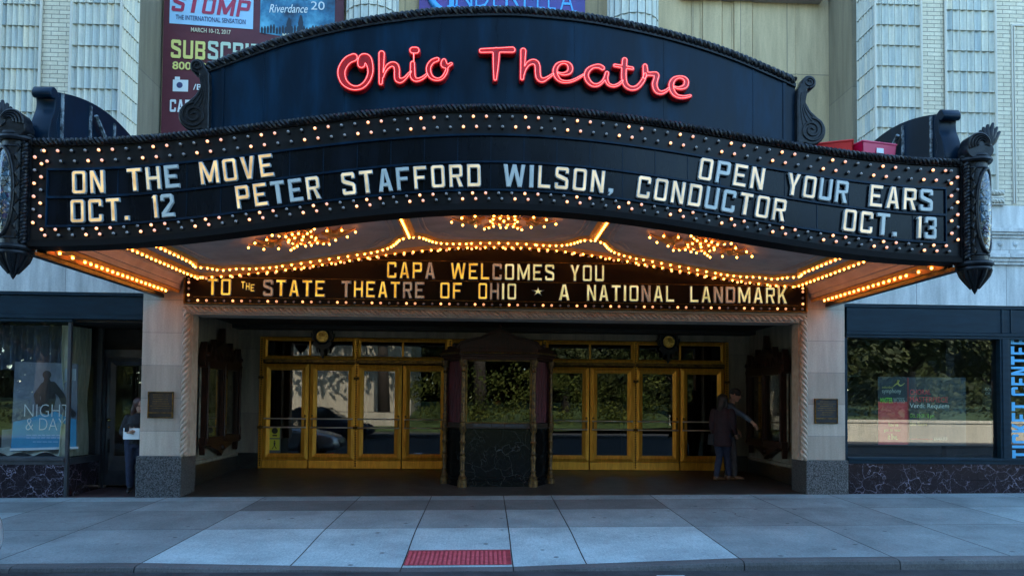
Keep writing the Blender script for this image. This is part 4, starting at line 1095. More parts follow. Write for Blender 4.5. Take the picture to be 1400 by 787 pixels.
for s in (-1, 1):
    cx_, cy_ = s*5.625, FY+.04; r = .152
    b = MB(); b.lathe([(r, 3.26), (r, 4.50)], (cx_, cy_, 0), 28)
    o = b.build('corner_pylon', M['dark_iron'], Q, auto=40)
    b = MB()
    for zz, rr, th in ((4.50, .178, .032), (4.545, .16, .028), (3.26, .178, .032), (3.20, .16, .028), (4.40, .155, .012), (3.36, .155, .012)):
        b.tube([(cx_+rr*math.cos(2*math.pi*k/28), cy_+rr*math.sin(2*math.pi*k/28), zz) for k in range(28)], th, 7, True)
    for xx in (s*5.475, ): 
        for ph in (0, math.pi): b.tube(rope_pts([(xx, cy_-.10, 3.30), (xx, cy_-.10, 4.46)], .02, .085, ph, 10), .022, 6)
    b.box(s*5.43, s*5.50, cy_-.07, cy_+.1, 3.26, 4.5)
    b.lathe([(.0, 2.90), (.02, 2.93), (.035, 2.97), (.05, 3.0), (.10, 3.06), (.14, 3.14), (.165, 3.20), (.165, 3.22)], (cx_, cy_, 0), 20)
    for k in range(9):
        a = 2*math.pi*k/9; b.tube([(cx_+q*math.cos(a), cy_+q*math.sin(a), z) for q, z in ((.165, 3.19), (.14, 3.12), (.09, 3.04), (.045, 2.97))], [.03, .03, .022, .012], 6)
    for a0_ in (-math.pi/2-s*.55, -math.pi/2+s*1.45):       # leaf relief up both sides of the window
        for k in range(11):
            z = 3.36+k*.098; a1_ = a0_+.10*(-1)**k
            b.tube([(cx_+(r+.004)*math.cos(a0_), cy_+(r+.004)*math.sin(a0_), z), (cx_+(r+.022)*math.cos(a1_), cy_+(r+.022)*math.sin(a1_), z+.04), (cx_+(r+.006)*math.cos(a0_), cy_+(r+.006)*math.sin(a0_), z+.085)], [.012, .018, .008], 5)
    b.build('pylon_moulding', M['dark_iron'], o, auto=50)
    # oval window on the outer front face
    am = -math.pi/2+s*.42; g = MB(); fr_ = []
    rings = []
    for q in np.linspace(.0, 1, 6):
        rings.append([(cx_+(r+.012+.035*(1-q*q))*math.cos(am+.78*q*math.cos(2*math.pi*k/28)), cy_+(r+.012+.035*(1-q*q))*math.sin(am+.78*q*math.cos(2*math.pi*k/28)), 3.88+.50*q*math.sin(2*math.pi*k/28)) for k in range(28)])
    g.loft(rings[1:], True, False); g.add(rings[1], [tuple(range(28))])
    g.build('stained_glass', M['stained'], o, smooth=True)
    g = MB(); g.tube([(p[0]*1.0, p[1], p[2]) for p in rings[-1]], .022, 6, True); g.build('oval_frame', M['dark_iron'], o, smooth=True)
    # shell volute and acanthus on top
    g = MB(); cxx = cx_-s*.03
    vs, fs = flat_curve(sdf_outline([[(cxx, 4.68, .125)], [(cxx-s*.05, 4.6, .10), (cxx+s*.08, 4.6, .10)]], 0, .01), .09, .01)
    g.add([(v[0], cy_-.07-v[2], v[1]) for v in vs], fs)
    for k, rr in enumerate((.125, .10, .075, .05)):
        g.tube([(cxx+s*.02*k*.5+rr*math.cos(a), cy_-.17, 4.67+rr*math.sin(a)) for a in np.linspace(-.2, math.pi+.5, 16)], .016, 6)
    for k in range(6):
        a = math.pi/2+s*(-.62+.19*k); L = .34-.03*abs(k-2)
        bx, bz = cx_+s*.09, 4.62
        g.tube([(bx, cy_-.08, bz), (bx+.5*L*math.cos(a), cy_-.12, bz+.5*L*math.sin(a)), (bx+L*math.cos(a)+s*.02, cy_-.09, bz+L*math.sin(a))], [.04, .045, .016], 6)
    g.build('shell_finial', M['dark_iron'], o, auto=60)

# ------------------------------------------------------------------ the message board over the doors
E_ = thing('entrance_sign', 'dark arched board of amber letters welcoming people over the doors', 'sign', (0, -.05, 3.08))
SY = -.10; SW = 5.05
def sarc(x): return .285*(1+math.cos(math.pi*max(-1, min(1, x/5.2))))
M['brown_board'] = stuff_mat('dark brown enamel board', (.003, .0014, .001), (.006, .003, .002), 4, .32, spec=.15, bmp=.03)
b = MB(); strip(b, SY, -.022, 3.085, 3.54, -SW, SW, 80, lambda x: 0, sarc)
sb = b.build('sign_board', M['brown_board'], E_)
b = MB(); strip(b, SY-.03, SY+.0, 3.525, 3.545, -SW, SW, 80, sarc, sarc); b.box(-SW, SW, SY-.03, SY, 3.085, 3.10); b.box(-SW, -SW+.02, SY-.03, SY, 3.10, 3.525); b.box(SW-.02, SW, SY-.03, SY, 3.10, 3.525)
b.box(-SW+.03, SW-.03, SY-.012, SY, 3.505, 3.515) if False else None
b.box(-4.9, 4.9, SY-.014, SY, 3.190, 3.200); b.box(-4.9, 4.9, SY-.014, SY, 3.508, 3.518); b.box(-2.2, 2.2, SY-.014, SY, 3.83, 3.84)
b.build('sign_frame', M['brass_dark'], sb)
IB = []
nb = 73
for i in range(nb):
    x = -4.96+i*9.92/(nb-1); st = ('bulb_lit', 'bulb_dim', 'bulb_off', 'bulb_off')[(i+3) % 4]
    IB.append(((x, SY-.035, 3.135), .021, st))
for i in range(nb+1):
    x = -4.97+i*9.94/nb; st = ('bulb_off', 'bulb_off', 'bulb_lit', 'bulb_dim')[(i+1) % 4]
    IB.append(((x, SY-.035, 3.475+sarc(x)), .021, st))
for s in (-1, 1):
    for k in range(3): IB.append(((s*4.97, SY-.035, 3.22+k*.10), .021, ('bulb_lit', 'bulb_off', 'bulb_dim')[k]))
IB.sort(key=lambda q: {'bulb_lit': 0, 'bulb_dim': 1, 'bulb_off': 2}[q[2]])
bc = {}
for p, r_, k in IB[:100]: bulb_part(p, r_, k, E_, bc)
b = MB()
for p, r_, k in IB[100:]: b.cm = kinds.index(k); b.ball(p, r_, 8, 6)
b.build('bulb', [M[k] for k in kinds], E_, smooth=True, kind='stuff')
z0_ = lambda x: 0
SLY = SY-.02
for a in (('CAPA', 529, 595, 'gggk', 372), ('WELCOMES', 616, 758, 'gggkllll', 374), ('YOU', 779, 826, 'lll', 376)):
    word(a[0], a[1], a[2], 0, a[3], SLY, .270, E_, z0_, 3.535, a[4])
for a in (('TO', 284, 316.5, 'gg', 392), ('STATE', 360, 444.5, 'kgggg', 394), ('THEATRE', 467, 580, 'kggggkk', 395), ('OF', 601.6, 631.7, 'gg', 397), ('OHIO', 653.7, 706, 'gkll', 398),
          ('*', 729, 742, 'l', 400), ('A', 763.5, 779, 'l', 400), ('NATIONAL', 802, 921.7, 'lllllkll', 402), ('LANDMARK', 942.8, 1075.5, 'llkkllll', 404)):
    word(a[0], a[1], a[2], 0, a[3], SLY, .268, E_, z0_, 3.218, a[4])
xa = at(330, 392, SLY)[0]
for i, (ch, dx) in enumerate((('T', 0), ('H', .075), ('E', .15))): put_letter(ch, xa+.03+dx, .06, 3.335-.022*i, .115, SLY, 0, 'let_gold', E_)
# ------------------------------------------------------------------ ticket booth
BZ = .075
K = thing('ticket_booth', 'ornate ticket booth of black marble with brass colonnettes between the golden doors', 'ticket booth', (0, 1.7, BZ))
OCT = [(-.62, 1.0), (.62, 1.0), (.93, 1.46), (.93, 2.45), (-.93, 2.45), (-.93, 1.46)]
def grow(poly, d, cx_=0, cy_=1.75):
    out = []
    for x, y in poly:
        l = math.hypot(x-cx_, y-cy_); out.append((x+(x-cx_)/l*d, y+(y-cy_)/l*d))
    return out
def slab_poly(b, poly, z0, z1): b.loft([[(x, y, z0) for x, y in poly], [(x, y, z1) for x, y in poly]])
b = MB(); slab_poly(b, grow(OCT, .05), BZ-.05, .19); slab_poly(b, grow(OCT, .025), .191, .245); b.build('plinth', M['black_marble'], K, bevel=.006)
b = MB(); slab_poly(b, OCT, .246, 1.10); b.build('marble_front', M['black_marble'], K, bevel=.004)
b = MB(); slab_poly(b, grow(OCT, .07), 1.101, 1.13); slab_poly(b, grow(OCT, .03), 1.131, 1.19); b.build('counter', M['black_wood'], K, bevel=.006)
b = MB(); b.box(-.11, .10, .948, .97, 1.10, 1.185); b.box(-.44, -.13, .955, .97, 1.11, 1.18); b.box(.12, .44, .955, .97, 1.11, 1.18); b.build('speak_panel', M['dark_metal'], K, bevel=.004)
b = MB(); b.box(-.55, .55, 1.03, 1.036, 1.21, 2.28); b.build('window_pane', M['glass'], K)
b = MB()
b.box(-.60, -.55, 1.0, 1.06, 1.19, 2.29); b.box(.55, .60, 1.0, 1.06, 1.19, 2.29); b.box(-.55, .55, 1.0, 1.06, 2.28, 2.31); b.box(-.55, .55, 1.0, 1.06, 1.19, 1.21)
b.build('window_frame', M['brass_dark'], K, bevel=.004)
M['maroon'] = stuff_mat('maroon velvet', (.030, .003, .006), (.085, .010, .016), 6, .8, bmp=.1, stretch=(5, 5, .4))
for s in (-1, 1):
    b = MB(); P = []
    n = 26
    for j, z in enumerate((1.20, 1.5, 1.9, 2.29)):
        P.append([(s*(.64+.27*k/n)+.010*math.sin(k*1.5)*s, 1.09+.38*k/n-.012*math.sin(k*1.5), z) for k in range(n+1)])
    b.loft(P, False, False); b.loft([[(p[0]-s*.02, p[1]+.02, p[2]) for p in r_] for r_ in P], False, False)
    b.build('drape', M['maroon'], K, smooth=True)
b = MB(); b.box(-.9, .9, 2.42, 2.45, 1.19, 2.3); b.box(-.93, -.90, 1.5, 2.42, 1.19, 2.3); b.box(.90, .93, 1.5, 2.42, 1.19, 2.3); b.build('back_panel', M['maroon'], K)
M['booth_metal'] = stuff_mat('blackened gilt', (.018, .011, .006), (.16, .085, .02), 22, .45, metal=.5, bmp=.2)
def colonnette(x, y):
    b = MB()
    pr = [(.0, BZ-.04), (.085, BZ-.04), (.085, .20), (.07, .21), (.075, .25), (.05, .28), (.038, .33), (.05, .36), (.036, .39), (.042, .55), (.052, .60), (.036, .63), (.05, .66), (.034, .70), (.040, .82), (.055, .86), (.036, .90), (.044, .95), (.034, 1.02), (.06, 1.06), (.06, 1.20), (.042, 1.22), (.045, 1.30), (.052, 1.34), (.036, 1.37), (.034, 1.75), (.032, 2.08), (.05, 2.10), (.034, 2.13), (.04, 2.18), (.065, 2.24), (.075, 2.30), (0, 2.30)]
    b.lathe(pr, (x, y, 0), 12)
    for k in range(6): 
        a = k*math.pi/3; b.ball((x+.055*math.cos(a), y+.055*math.sin(a), 2.2), .018, 6, 4)
    return b.build('colonnette', M['booth_metal'], K, auto=40)
for x, y in ((-.62, .97), (.62, .97), (-.95, 1.40), (.95, 1.40)): colonnette(x, y)
b = MB()
for d, z0, z1 in ((.06, 2.301, 2.36), (.10, 2.361, 2.40), (.14, 2.401, 2.44), (.09, 2.441, 2.50), (.0, 2.501, 2.56), (-.15, 2.561, 2.60)): slab_poly(b, grow(OCT, d), z0, z1)
b.build('canopy', M['red_wood'], K, bevel=.006)
b = MB()
g_ = grow(OCT, .145)
for a, c in ((g_[5], g_[0]), (g_[0], g_[1]), (g_[1], g_[2])):
    L = math.hypot(c[0]-a[0], c[1]-a[1]); n = int(L/.034)
    for k in range(n): b.ball((a[0]+(c[0]-a[0])*(k+.5)/n, a[1]+(c[1]-a[1])*(k+.5)/n, 2.42), .015, 6, 4)
b.build('bead_moulding', M['brass_dark'], K)
b = MB()
pts = [(-.74, 2.50), (-.66, 2.60), (-.5, 2.64), (-.32, 2.68), (-.16, 2.76), (-.05, 2.80), (0, 2.84), (.05, 2.80), (.16, 2.76), (.32, 2.68), (.5, 2.64), (.66, 2.60), (.74, 2.50)]
b.prism([(-.74, 2.5)]+pts[1:-1]+[(.74, 2.5)], .93, 1.02)
b.prism([(-.14, 2.54), (.14, 2.54), (0, 2.72)], .90, .928)
for s in (-1, 1): b.tube([(s*x_, .92, z+.01) for x_, z in pts[:7]], .022, 6); b.ball((s*.78, .98, 2.55), .045, 8, 6)
b.ball((0, .97, 2.88), .045, 8, 6); b.build('pediment', M['red_wood'], K, auto=40)
b = MB(); b.lathe([(0, .01), (.075, .008), (.085, 0), (.07, -.01)], (.0, 1.045, 1.55), 20, 'y'); b.build('speak_hole', M['brass_dark'], K, smooth=True)
cup = MB(); cup.lathe([(0, 1.2), (.045, 1.2), (.062, 1.34), (.057, 1.34), (.042, 1.215), (0, 1.215)], (.12, 1.2, 0), 18)
c_ = cup.build('cup', plain('white paper', (.72, .68, .6), .6), None, smooth=True); tag(c_, 'white paper cup standing on the ticket booth counter behind the glass', 'cup')
nb_ = MB(); nb_.box(.30, .43, 1.043, 1.045, 1.235, 1.36); n_ = nb_.build('notice', plain('pale green paper', (.62, .66, .45), .7), None); tag(n_, 'small pale paper notice taped inside the ticket booth window', 'notice')

# ------------------------------------------------------------------ carved display cases on the side walls of the entrance
M['case_glass'] = glass_mat('case glass', (.75, .75, .72), 1.9)
M['poster_dim'] = stuff_mat('faded display print', (.05, .05, .04), (.34, .32, .24), 3.5, .6, bmp=0, detail=6)
def display_case(s, label):
    X = s*5.21; root = thing('display_case', label, 'display case', (X, 2.0, .6), 'carved display cases in the entrance')
    def yz(b, poly, d0, d1): b.loft([[(X-s*d0, y, z) for y, z in poly], [(X-s*d1, y, z) for y, z in poly]])
    y0, y1, z0, z1 = 1.10, 2.92, .80, 2.22; ym = (y0+y1)/2
    b = MB(); yz(b, [(y0, z0), (y1, z0), (y1, z1), (y0, z1)], 0, .03); b.build('back_panel', M['poster_dim'], root)
    b = MB()
    for (a, c) in ((y0, y0+.11), (ym-.06, ym+.06), (y1-.11, y1)): yz(b, [(a, z0), (c, z0), (c, z1), (a, z1)], .031, .13)
    for (a, c) in ((z0-.04, z0+.10), (z1-.10, z1+.04)): yz(b, [(y0-.05, a), (y1+.05, a), (y1+.05, c), (y0-.05, c)], .028, .15)
    b.build('frame', M['red_wood'], root, bevel=.008)
    for yy in (y0+.02, ym, y1-.02):
        b = MB(); b.lathe([(.0, z0), (.045, z0), (.03, z0+.1), (.035, z0+.2), (.024, z0+.25), (.024, z1-.25), (.035, z1-.2), (.03, z1-.1), (.045, z1)], (X-s*.14, yy, 0), 10); b.build('colonnette', M['red_wood'], root, smooth=True)
    for a, c in ((y0+.11, ym-.06), (ym+.06, y1-.11)):
        b = MB(); b.box(X-s*.075, X-s*.081, a, c, z0+.10, z1-.10); b.build('pane', M['case_glass'], root)
    st = []
    for yy, h in ((y0-.02, .34), (y0+.24, .30), (y0+.46, .42), (ym, .66), (y1-.46, .42), (y1-.24, .30), (y1+.02, .34)):
        st.append([(yy, z1, .10), (yy, z1+h*.55, .065), (yy, z1+h, .010)])
        st.append([(yy-.07, z1+h*.35, .02), (yy, z1+h*.62, .02), (yy+.07, z1+h*.35, .02)])
    st.append([(y0, z1+.02, .09), (y1, z1+.02, .09)]); st.append([(y0+.3, z1+.1, .1), (ym, z1+.30, .12), (y1-.3, z1+.1, .1)])
    vs, fs = flat_curve(sdf_outline(st, 0, .012), .05, .008, 1)
    b = MB(); b.add([(X-s*(.07+v[2]), v[0], v[1]) for v in vs], fs)
    for yy in (y0-.02, y1+.02, ym): b.ball((X-s*.13, yy, z1+.12), .05, 8, 6)
    for k in range(5): b.tube([(X-s*.125, ym-.5+.25*k-.08, z1+.06), (X-s*.14, ym-.5+.25*k, z1+.2), (X-s*.125, ym-.5+.25*k+.08, z1+.06)], .018, 6)
    b.build('cresting', M['red_wood'], root, auto=45)
    st = [[(y0+.02, z0-.05, .05), (y0+.02, z0-.20, .012)], [(y1-.02, z0-.05, .05), (y1-.02, z0-.20, .012)], [(y0+.35, z0-.02, .06), (ym-.2, z0-.08, .08), (ym, z0-.14, .10), (ym+.2, z0-.08, .08), (y1-.35, z0-.02, .06)], [(ym, z0-.12, .08), (ym, z0-.26, .015)]]
    vs, fs = flat_curve(sdf_outline(st, 0, .012), .04, .008, 1)
    b = MB(); b.add([(X-s*(.065+v[2]), v[0], v[1]) for v in vs], fs); b.ball((X-s*.11, ym, z0-.12), .06, 8, 6); b.build('apron', M['red_wood'], root, auto=45)
    b = MB()
    for a, c in ((y0+.16, ym-.11), (ym+.11, y1-.16)):
        for q in range(3): b.box(X-s*.031, X-s*.036, a+.05, c-.05, z0+.2+.42*q, z0+.52+.42*q)
    b.build('display_card', stuff_mat('display cards', (.10, .095, .08), (.42, .39, .30), 5, .6, bmp=0, detail=7) if 'cards' not in M else M['cards'], root)
display_case(-1, 'carved dark wood display case with pinnacles on the empty side wall')
display_case(1, 'carved dark wood display case with pinnacles that the couple points at')

# ------------------------------------------------------------------ gold medallions above the doors
def medallion(x, z, label):
    root = thing('medallion', label, 'medallion', (x, 3.25, z-.4), 'gold medallions over the doors')
    y = 3.20
    st = [[(x, z, .155)], [(x-.16, z+.02, .04), (x-.17, z+.30, .012)], [(x+.16, z+.02, .04), (x+.17, z+.30, .012)], [(x-.09, z+.1, .04), (x-.10, z+.26, .01)], [(x+.09, z+.1, .04), (x+.10, z+.26, .01)], [(x, z+.1, .05), (x, z+.32, .012)],
          [(x-.14, z-.14, .05), (x, z-.22, .06), (x+.14, z-.14, .05)], [(x, z-.2, .05), (x, z-.30, .03), (x, z-.34, .045), (x, z-.43, .008)], [(x-.18, z-.05, .03), (x-.22, z+.06, .015)], [(x+.18, z-.05, .03), (x+.22, z+.06, .015)], [(x-.12, z-.2, .02), (x-.10, z-.31, .008)], [(x+.12, z-.2, .02), (x+.10, z-.31, .008)]]
    vs, fs = flat_curve(sdf_outline(st, 0, .008), .05, .006, 1)
    b = MB(); b.add([(v[0], y-v[2], v[1]) for v in vs], fs)
    b.tube([(x+.145*math.cos(2*math.pi*k/24), y-.06, z+.145*math.sin(2*math.pi*k/24)) for k in range(24)], .022, 6, True); b.build('frame', M['dark_iron'], root, auto=45)
    b = MB(); b.lathe([(0, .03), (.03, .026), (.09, .012), (.118, .018), (.122, 0)], (x, y-.055, z), 24, 'y')
    for k in range(12):
        a = k*math.pi/6; b.tube([(x+.045*math.cos(a), y-.083, z+.045*math.sin(a)), (x+.095*math.cos(a), y-.073, z+.095*math.sin(a))], .009, 5)
    b.build('disc', M['disc'], root, auto=45)
M['disc'] = stuff_mat('gilt disc', (.50, .29, .05), (.85, .55, .14), 22, .35, metal=.75, bmp=.2)
medallion(-3.53, 2.85, 'gold disc in black spiked frame above the doors left of the booth')
medallion(3.52, 2.83, 'gold disc in black spiked frame above the doors right of the booth')

# ------------------------------------------------------------------ bronze plaques on the piers
def plaque(x0, x1, z0, z1, label, mat):
    root = thing('plaque', label, 'plaque', ((x0+x1)/2, 0, z0), 'plaques on the stone piers')
    b = MB(); b.box(x0, x1, -.022, 0, z0, z1); b.build('plate', mat, root, bevel=.004)
    b = MB(); frame_prism(b, x0, x1, z0, z1, .022, -.026, -.001); b.box(x0+.02, x1-.02, -.034, -.0215, z0+.075, z0+.092); b.build('rim', M['brass_dark'], root)
    b = MB()
    for k in range(7):
        z = z1-.055-k*.036; w_ = (x1-x0)*.5*(.5+.3*rng.random()); xm = (x0+x1)/2; x = xm-w_
        while x < xm+w_: 
            l = rng.uniform(.008, .022); b.box(x, x+l, -.0245, -.0215, z, z+.013); x += l+.006
    b.build('relief', M['brass_dark'], root, kind='stuff')
plaque(-5.61, -5.21, 1.26, 1.68, 'dark bronze plaque with pale rim on the stone pier beside the woman', stuff_mat('dark bronze', (.012, .010, .009), (.035, .028, .024), 8, .5, metal=.4, bmp=.2))
plaque(5.21, 5.60, 1.26, 1.67, 'blue black bronze plaque on the pier by the ticket office window', stuff_mat('blue bronze', (.012, .014, .018), (.03, .034, .042), 8, .45, metal=.4, bmp=.2))

# ------------------------------------------------------------------ yellow no-smoking style notice on the first door
root = thing('door_notice', 'yellow notice with a dark figure stuck to the leftmost golden door', 'notice', (-4.5, 3.3, .6), None)
YN = 3.315
b = MB(); b.box(-4.605, -4.365, YN, YN+.004, .50, 1.03); b.build('sheet', plain('grey sheet', (.10, .11, .11), .6), root)
b = MB(); b.box(-4.585, -4.385, YN-.003, YN-.0005, .80, 1.015); b.box(-4.585, -4.385, YN-.003, YN-.0005, .555, .775); b.build('yellow_panel', plain('yellow print', (.62, .58, .04), .5), root)
b = MB(); b.lathe([(0, .002), (.062, .002), (.062, 0), (0, 0)], (-4.485, YN-.004, .945), 20, 'y'); b.box(-4.53, -4.44, YN-.005, YN-.0034, .835, .865)
b.lathe([(0, .002), (.016, .002), (.016, 0), (0, 0)], (-4.485, YN-.004, .735), 10, 'y'); b.prism([(-4.50, .64), (-4.475, .64), (-4.465, .715), (-4.505, .715)], YN-.005, YN-.0034)
b.prism([(-4.50, .64), (-4.485, .64), (-4.525, .575), (-4.54, .58)], YN-.005, YN-.0034); b.prism([(-4.488, .64), (-4.474, .64), (-4.44, .585), (-4.455, .578)], YN-.005, YN-.0034)
b.build('print', plain('dark print', (.02, .02, .01), .6), root)

# ------------------------------------------------------------------ cloth banners hung in the recess
BY = 1.50; BSL = -.045
def banner_sheet(name, label, x0, x1, z0, z1, mat):
    root = thing(name, label, 'banner', ((x0+x1)/2, BY, z0))
    b = MB(); nx_, nz = 24, 20
    for z in (0,):
        f = [[(x0+(x1-x0)*i/nx_, BY+.006*math.sin(i*.9+j*.3)+.005*math.sin(j*.8), z0+(z1-z0)*j/nz) for i in range(nx_+1)] for j in range(nz+1)]
        b.loft(f, False, False); b.loft([[(p[0], p[1]+.006, p[2]) for p in r_] for r_ in f], False, False)
    b.build('cloth', mat, root, smooth=True); return root
bx0, bx1 = at(222, 100, BY)[0], at(470, 30, BY)[0]
M['banner_red'] = stuff_mat('maroon vinyl banner', (.085, .014, .024), (.125, .022, .036), 1.3, .55, bmp=.03)
R1 = banner_sheet('season_banner', 'maroon season banner with show panels hung left of the fluted column', bx0, bx1, 4.75, 10.0, M['banner_red'])
def tx(parent, name, s, u0, v0, u1, v1, mat, bold=0., y=BY-.02, shear=0., slope=BSL, vert=False):
    xa, za = at(u0, v1, y); xb, zb = at(u1, v0, y); zt = za+(zb-at(u1, v1, y)[1])
    b = MB(); put_text(b, s, xa, xb, za, zt, y, bold, shear, vert=vert)
    b.v = [(p[0], p[1], p[2]+slope*(p[0]-xa)) for p in b.v]
    return b.build(name, mat, parent)
M['p_blue'] = plain('light blue print', (.36, .62, .86), .5); M['p_red'] = plain('crimson print', (.42, .035, .09), .5); M['p_navy'] = plain('navy print', (.05, .06, .16), .5)
M['p_yellow'] = plain('yellow print ink', (.80, .72, .22), .5); M['p_cream'] = plain('cream print ink', (.74, .70, .50), .5); M['p_white'] = plain('white print ink', (.72, .78, .80), .5)
M['p_green'] = plain('pale green print', (.55, .68, .55), .5)
def para(b, u0, v0, u1, v1, y, slope, y1=None):
    xa, za = at(u0, v1, y); xb, _ = at(u1, v1, y); zb = za+at(u0, v0, y)[1]-za
    b.add([(xa, y, za), (xb, y, za+slope*(xb-xa)), (xb, y, zb+slope*(xb-xa)), (xa, y, zb)], [(0, 1, 2, 3)])
def put_block(mb, s, x0, x1, z0, z1, y, shear=0., slope=0., vert=False):     # heavy block capitals fitted in a rectangle
    gap = .14; ws = [GL[c][0] for c in s]; tot = sum(ws)+gap*(len(s)-1); x = 0.
    for c, w_ in zip(s, ws):
        vs, fs = flat_curve(GL[c][1], 0, 0, 0); out = []
        for v in vs:
            fx, fy = (x+v[0])/tot, v[1]
            if vert: out.append((x1-(x1-x0)*fy, y, z0+(z1-z0)*fx))
            else: px = x0+(x1-x0)*fx; out.append((px+shear*fy, y, z0+(z1-z0)*fy+slope*(px-x0)))
        mb.add(out, fs); x += w_+gap
    return mb
GL['B'] = (.64, [[(0, 0), (.56, 0), (.64, .08), (.64, .44), (.58, .51), (.64, .58), (.64, .92), (.56, 1), (0, 1)], [(.17, .17), (.47, .17), (.47, .42), (.17, .42)], [(.17, .59), (.47, .59), (.47, .83), (.17, .83)]])
def tb(parent, name, s, u0, v0, u1, v1, mat, y=BY-.02, shear=0., slope=BSL, vert=False):
    xa, za = at(u0, v1, y); xb, _ = at(u1, v0, y); zt = at(u0, v0, y)[1]
    b = MB(); put_block(b, s, xa, xb, za, zt, y, shear, slope, vert); return b.build(name, mat, parent)
b = MB(); para(b, 231.5, -60, 346, 32, BY-.012, BSL); b.build('show_panel', M['p_blue'], R1)
tb(R1, 'lettering', 'STOMP', 234, -8, 340, 15, M['p_red'], shear=.05, slope=-.06)
tx(R1, 'lettering', 'THE INTERNATIONAL SENSATION', 240, 20, 336, 26.5, M['p_navy'], .012)
tx(R1, 'lettering', 'MARCH 10-12, 2017', 261, 37.5, 315.5, 44.5, M['p_cream'], .012)
tb(R1, 'lettering', 'SUB', 233.5, 54, 281, 79, M['p_yellow'], slope=-.04)
tb(R1, 'lettering', 'SCRIBE', 284, 56, 374, 81, M['p_green'], slope=-.04)
tx(R1, 'lettering', '800.294', 235.5, 84, 291, 95, M['p_yellow'], .02, slope=-.02); tx(R1, 'lettering', '.1100', 293, 85, 331, 96, M['p_yellow'], .02, slope=-.02)
tx(R1, 'lettering', '/Br', 264, 115, 282, 123, M['p_white'], .01, slope=0)
tb(R1, 'lettering', 'CAPA', 232, 136, 272, 153, M['p_white'], slope=0)
b = MB(); para(b, 236, 109, 257, 125, BY-.014, 0); para(b, 239, 105, 246, 109, BY-.014, 0); b.build('camera_icon', M['p_white'], R1)
b = MB(); cx_, cz_ = at(246, 117, BY); b.lathe([(0, .002), (.055, .002), (.055, 0), (0, 0)], (cx_, BY-.016, cz_), 16, 'y'); b.build('camera_icon', M['p_navy'], R1)
m, t, bb = nt('stage picture print')
cc = N(t, 'ShaderNodeTexCoord'); nn_ = noise(t, 2.4, 6, .6); t.links.new(ramp(t, nn_, [(.30, (.006, .02, .05)), (.5, (.02, .16, .30)), (.72, (.14, .50, .70))]), bb.inputs['Base Color']); bb.inputs['Roughness'].default_value = .5
b = MB(); xa, za = at(355.5, 45, BY); xb, zb = at(457.5, 45, BY); yb = BY-.012
b.add([(xa, yb, za)]+[(xa+(xb-xa)*k/10, yb, za+BSL*(xb-xa)*k/10-.05*math.sin(math.pi*k/10)) for k in range(1, 10)]+[(xb, yb, za+BSL*(xb-xa)), (xb, yb, za+1.2), (xa, yb, za+1.2)], [tuple(range(13))])
b.build('show_panel', m, R1)
b = MB()
for k in range(24):
    u = 358+k*4.1; v = 44+rng.uniform(-1, 1); h = rng.uniform(7, 11)
    x, z = at(u, v, yb-.004); q = h/80; b.prism([(x-.018, z-.03), (x+.018, z-.03), (x+.022, z+q*.6), (x+.008, z+q), (x-.008, z+q), (x-.022, z+q*.6)], yb-.006, yb-.003)
for u, h in ((395, 20), (411, 24)):
    x, z = at(u, 43, yb-.006); q = h/80; b.prism([(x-.03, z-.03), (x+.03, z-.03), (x+.045, z+q*.5), (x+.03, z+q*.8), (x+.012, z+q), (x-.012, z+q), (x-.03, z+q*.8), (x-.05, z+q*.5)], yb-.009, yb-.007)
b.build('figure_print', plain('dark figures print', (.006, .02, .04), .5), R1)
tx(R1, 'lettering', 'Riverdance', 368, 6, 420, 17.5, M['p_white'], .004, shear=.03, slope=.02)
tx(R1, 'lettering', '20', 425, 2, 444, 13.5, M['p_white'], .0, slope=-.0)
tx(R1, 'lettering', 'MAY 12-14, 2017', 386, 45.5, 441, 52.5, M['p_cream'], .012, slope=-.02)
cx0, cx1 = at(573, 10, BY)[0], at(800, 10, BY)[0]
M['banner_blue'] = stuff_mat('blue violet banner', (.02, .05, .26), (.11, .045, .24), 1.1, .5, bmp=.03)
R2 = banner_sheet('show_banner', 'blue and violet banner with pale serif letters hung above the arched crest', cx0, cx1, 5.2, 10.0, M['banner_blue'])
M['p_sky'] = plain('sky blue print', (.07, .38, .80), .5)
P = [at(u, v, BY-.02) for u, v in ((612, -46), (594, -30), (588, -12), (592, 4), (602, 13), (614, 15), (628, 10))]
b = MB(); b.tube([(p[0], BY-.02, p[1]) for p in catmull(P, 6)], [.02+.05*math.sin(math.pi*k/36) for k in range(37)], 6); b.build('lettering', M['p_sky'], R2, smooth=True)
for ch, u0, u1, v1 in (('I', 614, 621, 9), ('N', 623, 646, 10), ('D', 650, 669, 10), ('E', 674, 687, 10.5), ('R', 691, 712, 11.5), ('E', 716, 729, 12), ('L', 734, 745, 12.5), ('L', 749, 760, 13.5), ('A', 765, 785, 16)):
    tx(R2, 'lettering', ch, u0, v1-32, u1, v1, M['p_sky'], -.012, slope=-.02)
    b = MB(); e = 2.5
    for u in ((u0, u1) if ch in 'NRA' else (u0,)): para(b, u-e, v1-1.4, u+e+1, v1+.6, BY-.021, 0)
    b.build('serif', M['p_sky'], R2)
P = [at(u, v, BY-.02) for u, v in ((622, 7), (634, 12), (646, 9), (660, 14), (672, 13))]
b = MB(); b.tube([(p[0], BY-.02, p[1]) for p in catmull(P, 5)], .014, 5); b.build('flourish', M['p_sky'], R2, smooth=True)

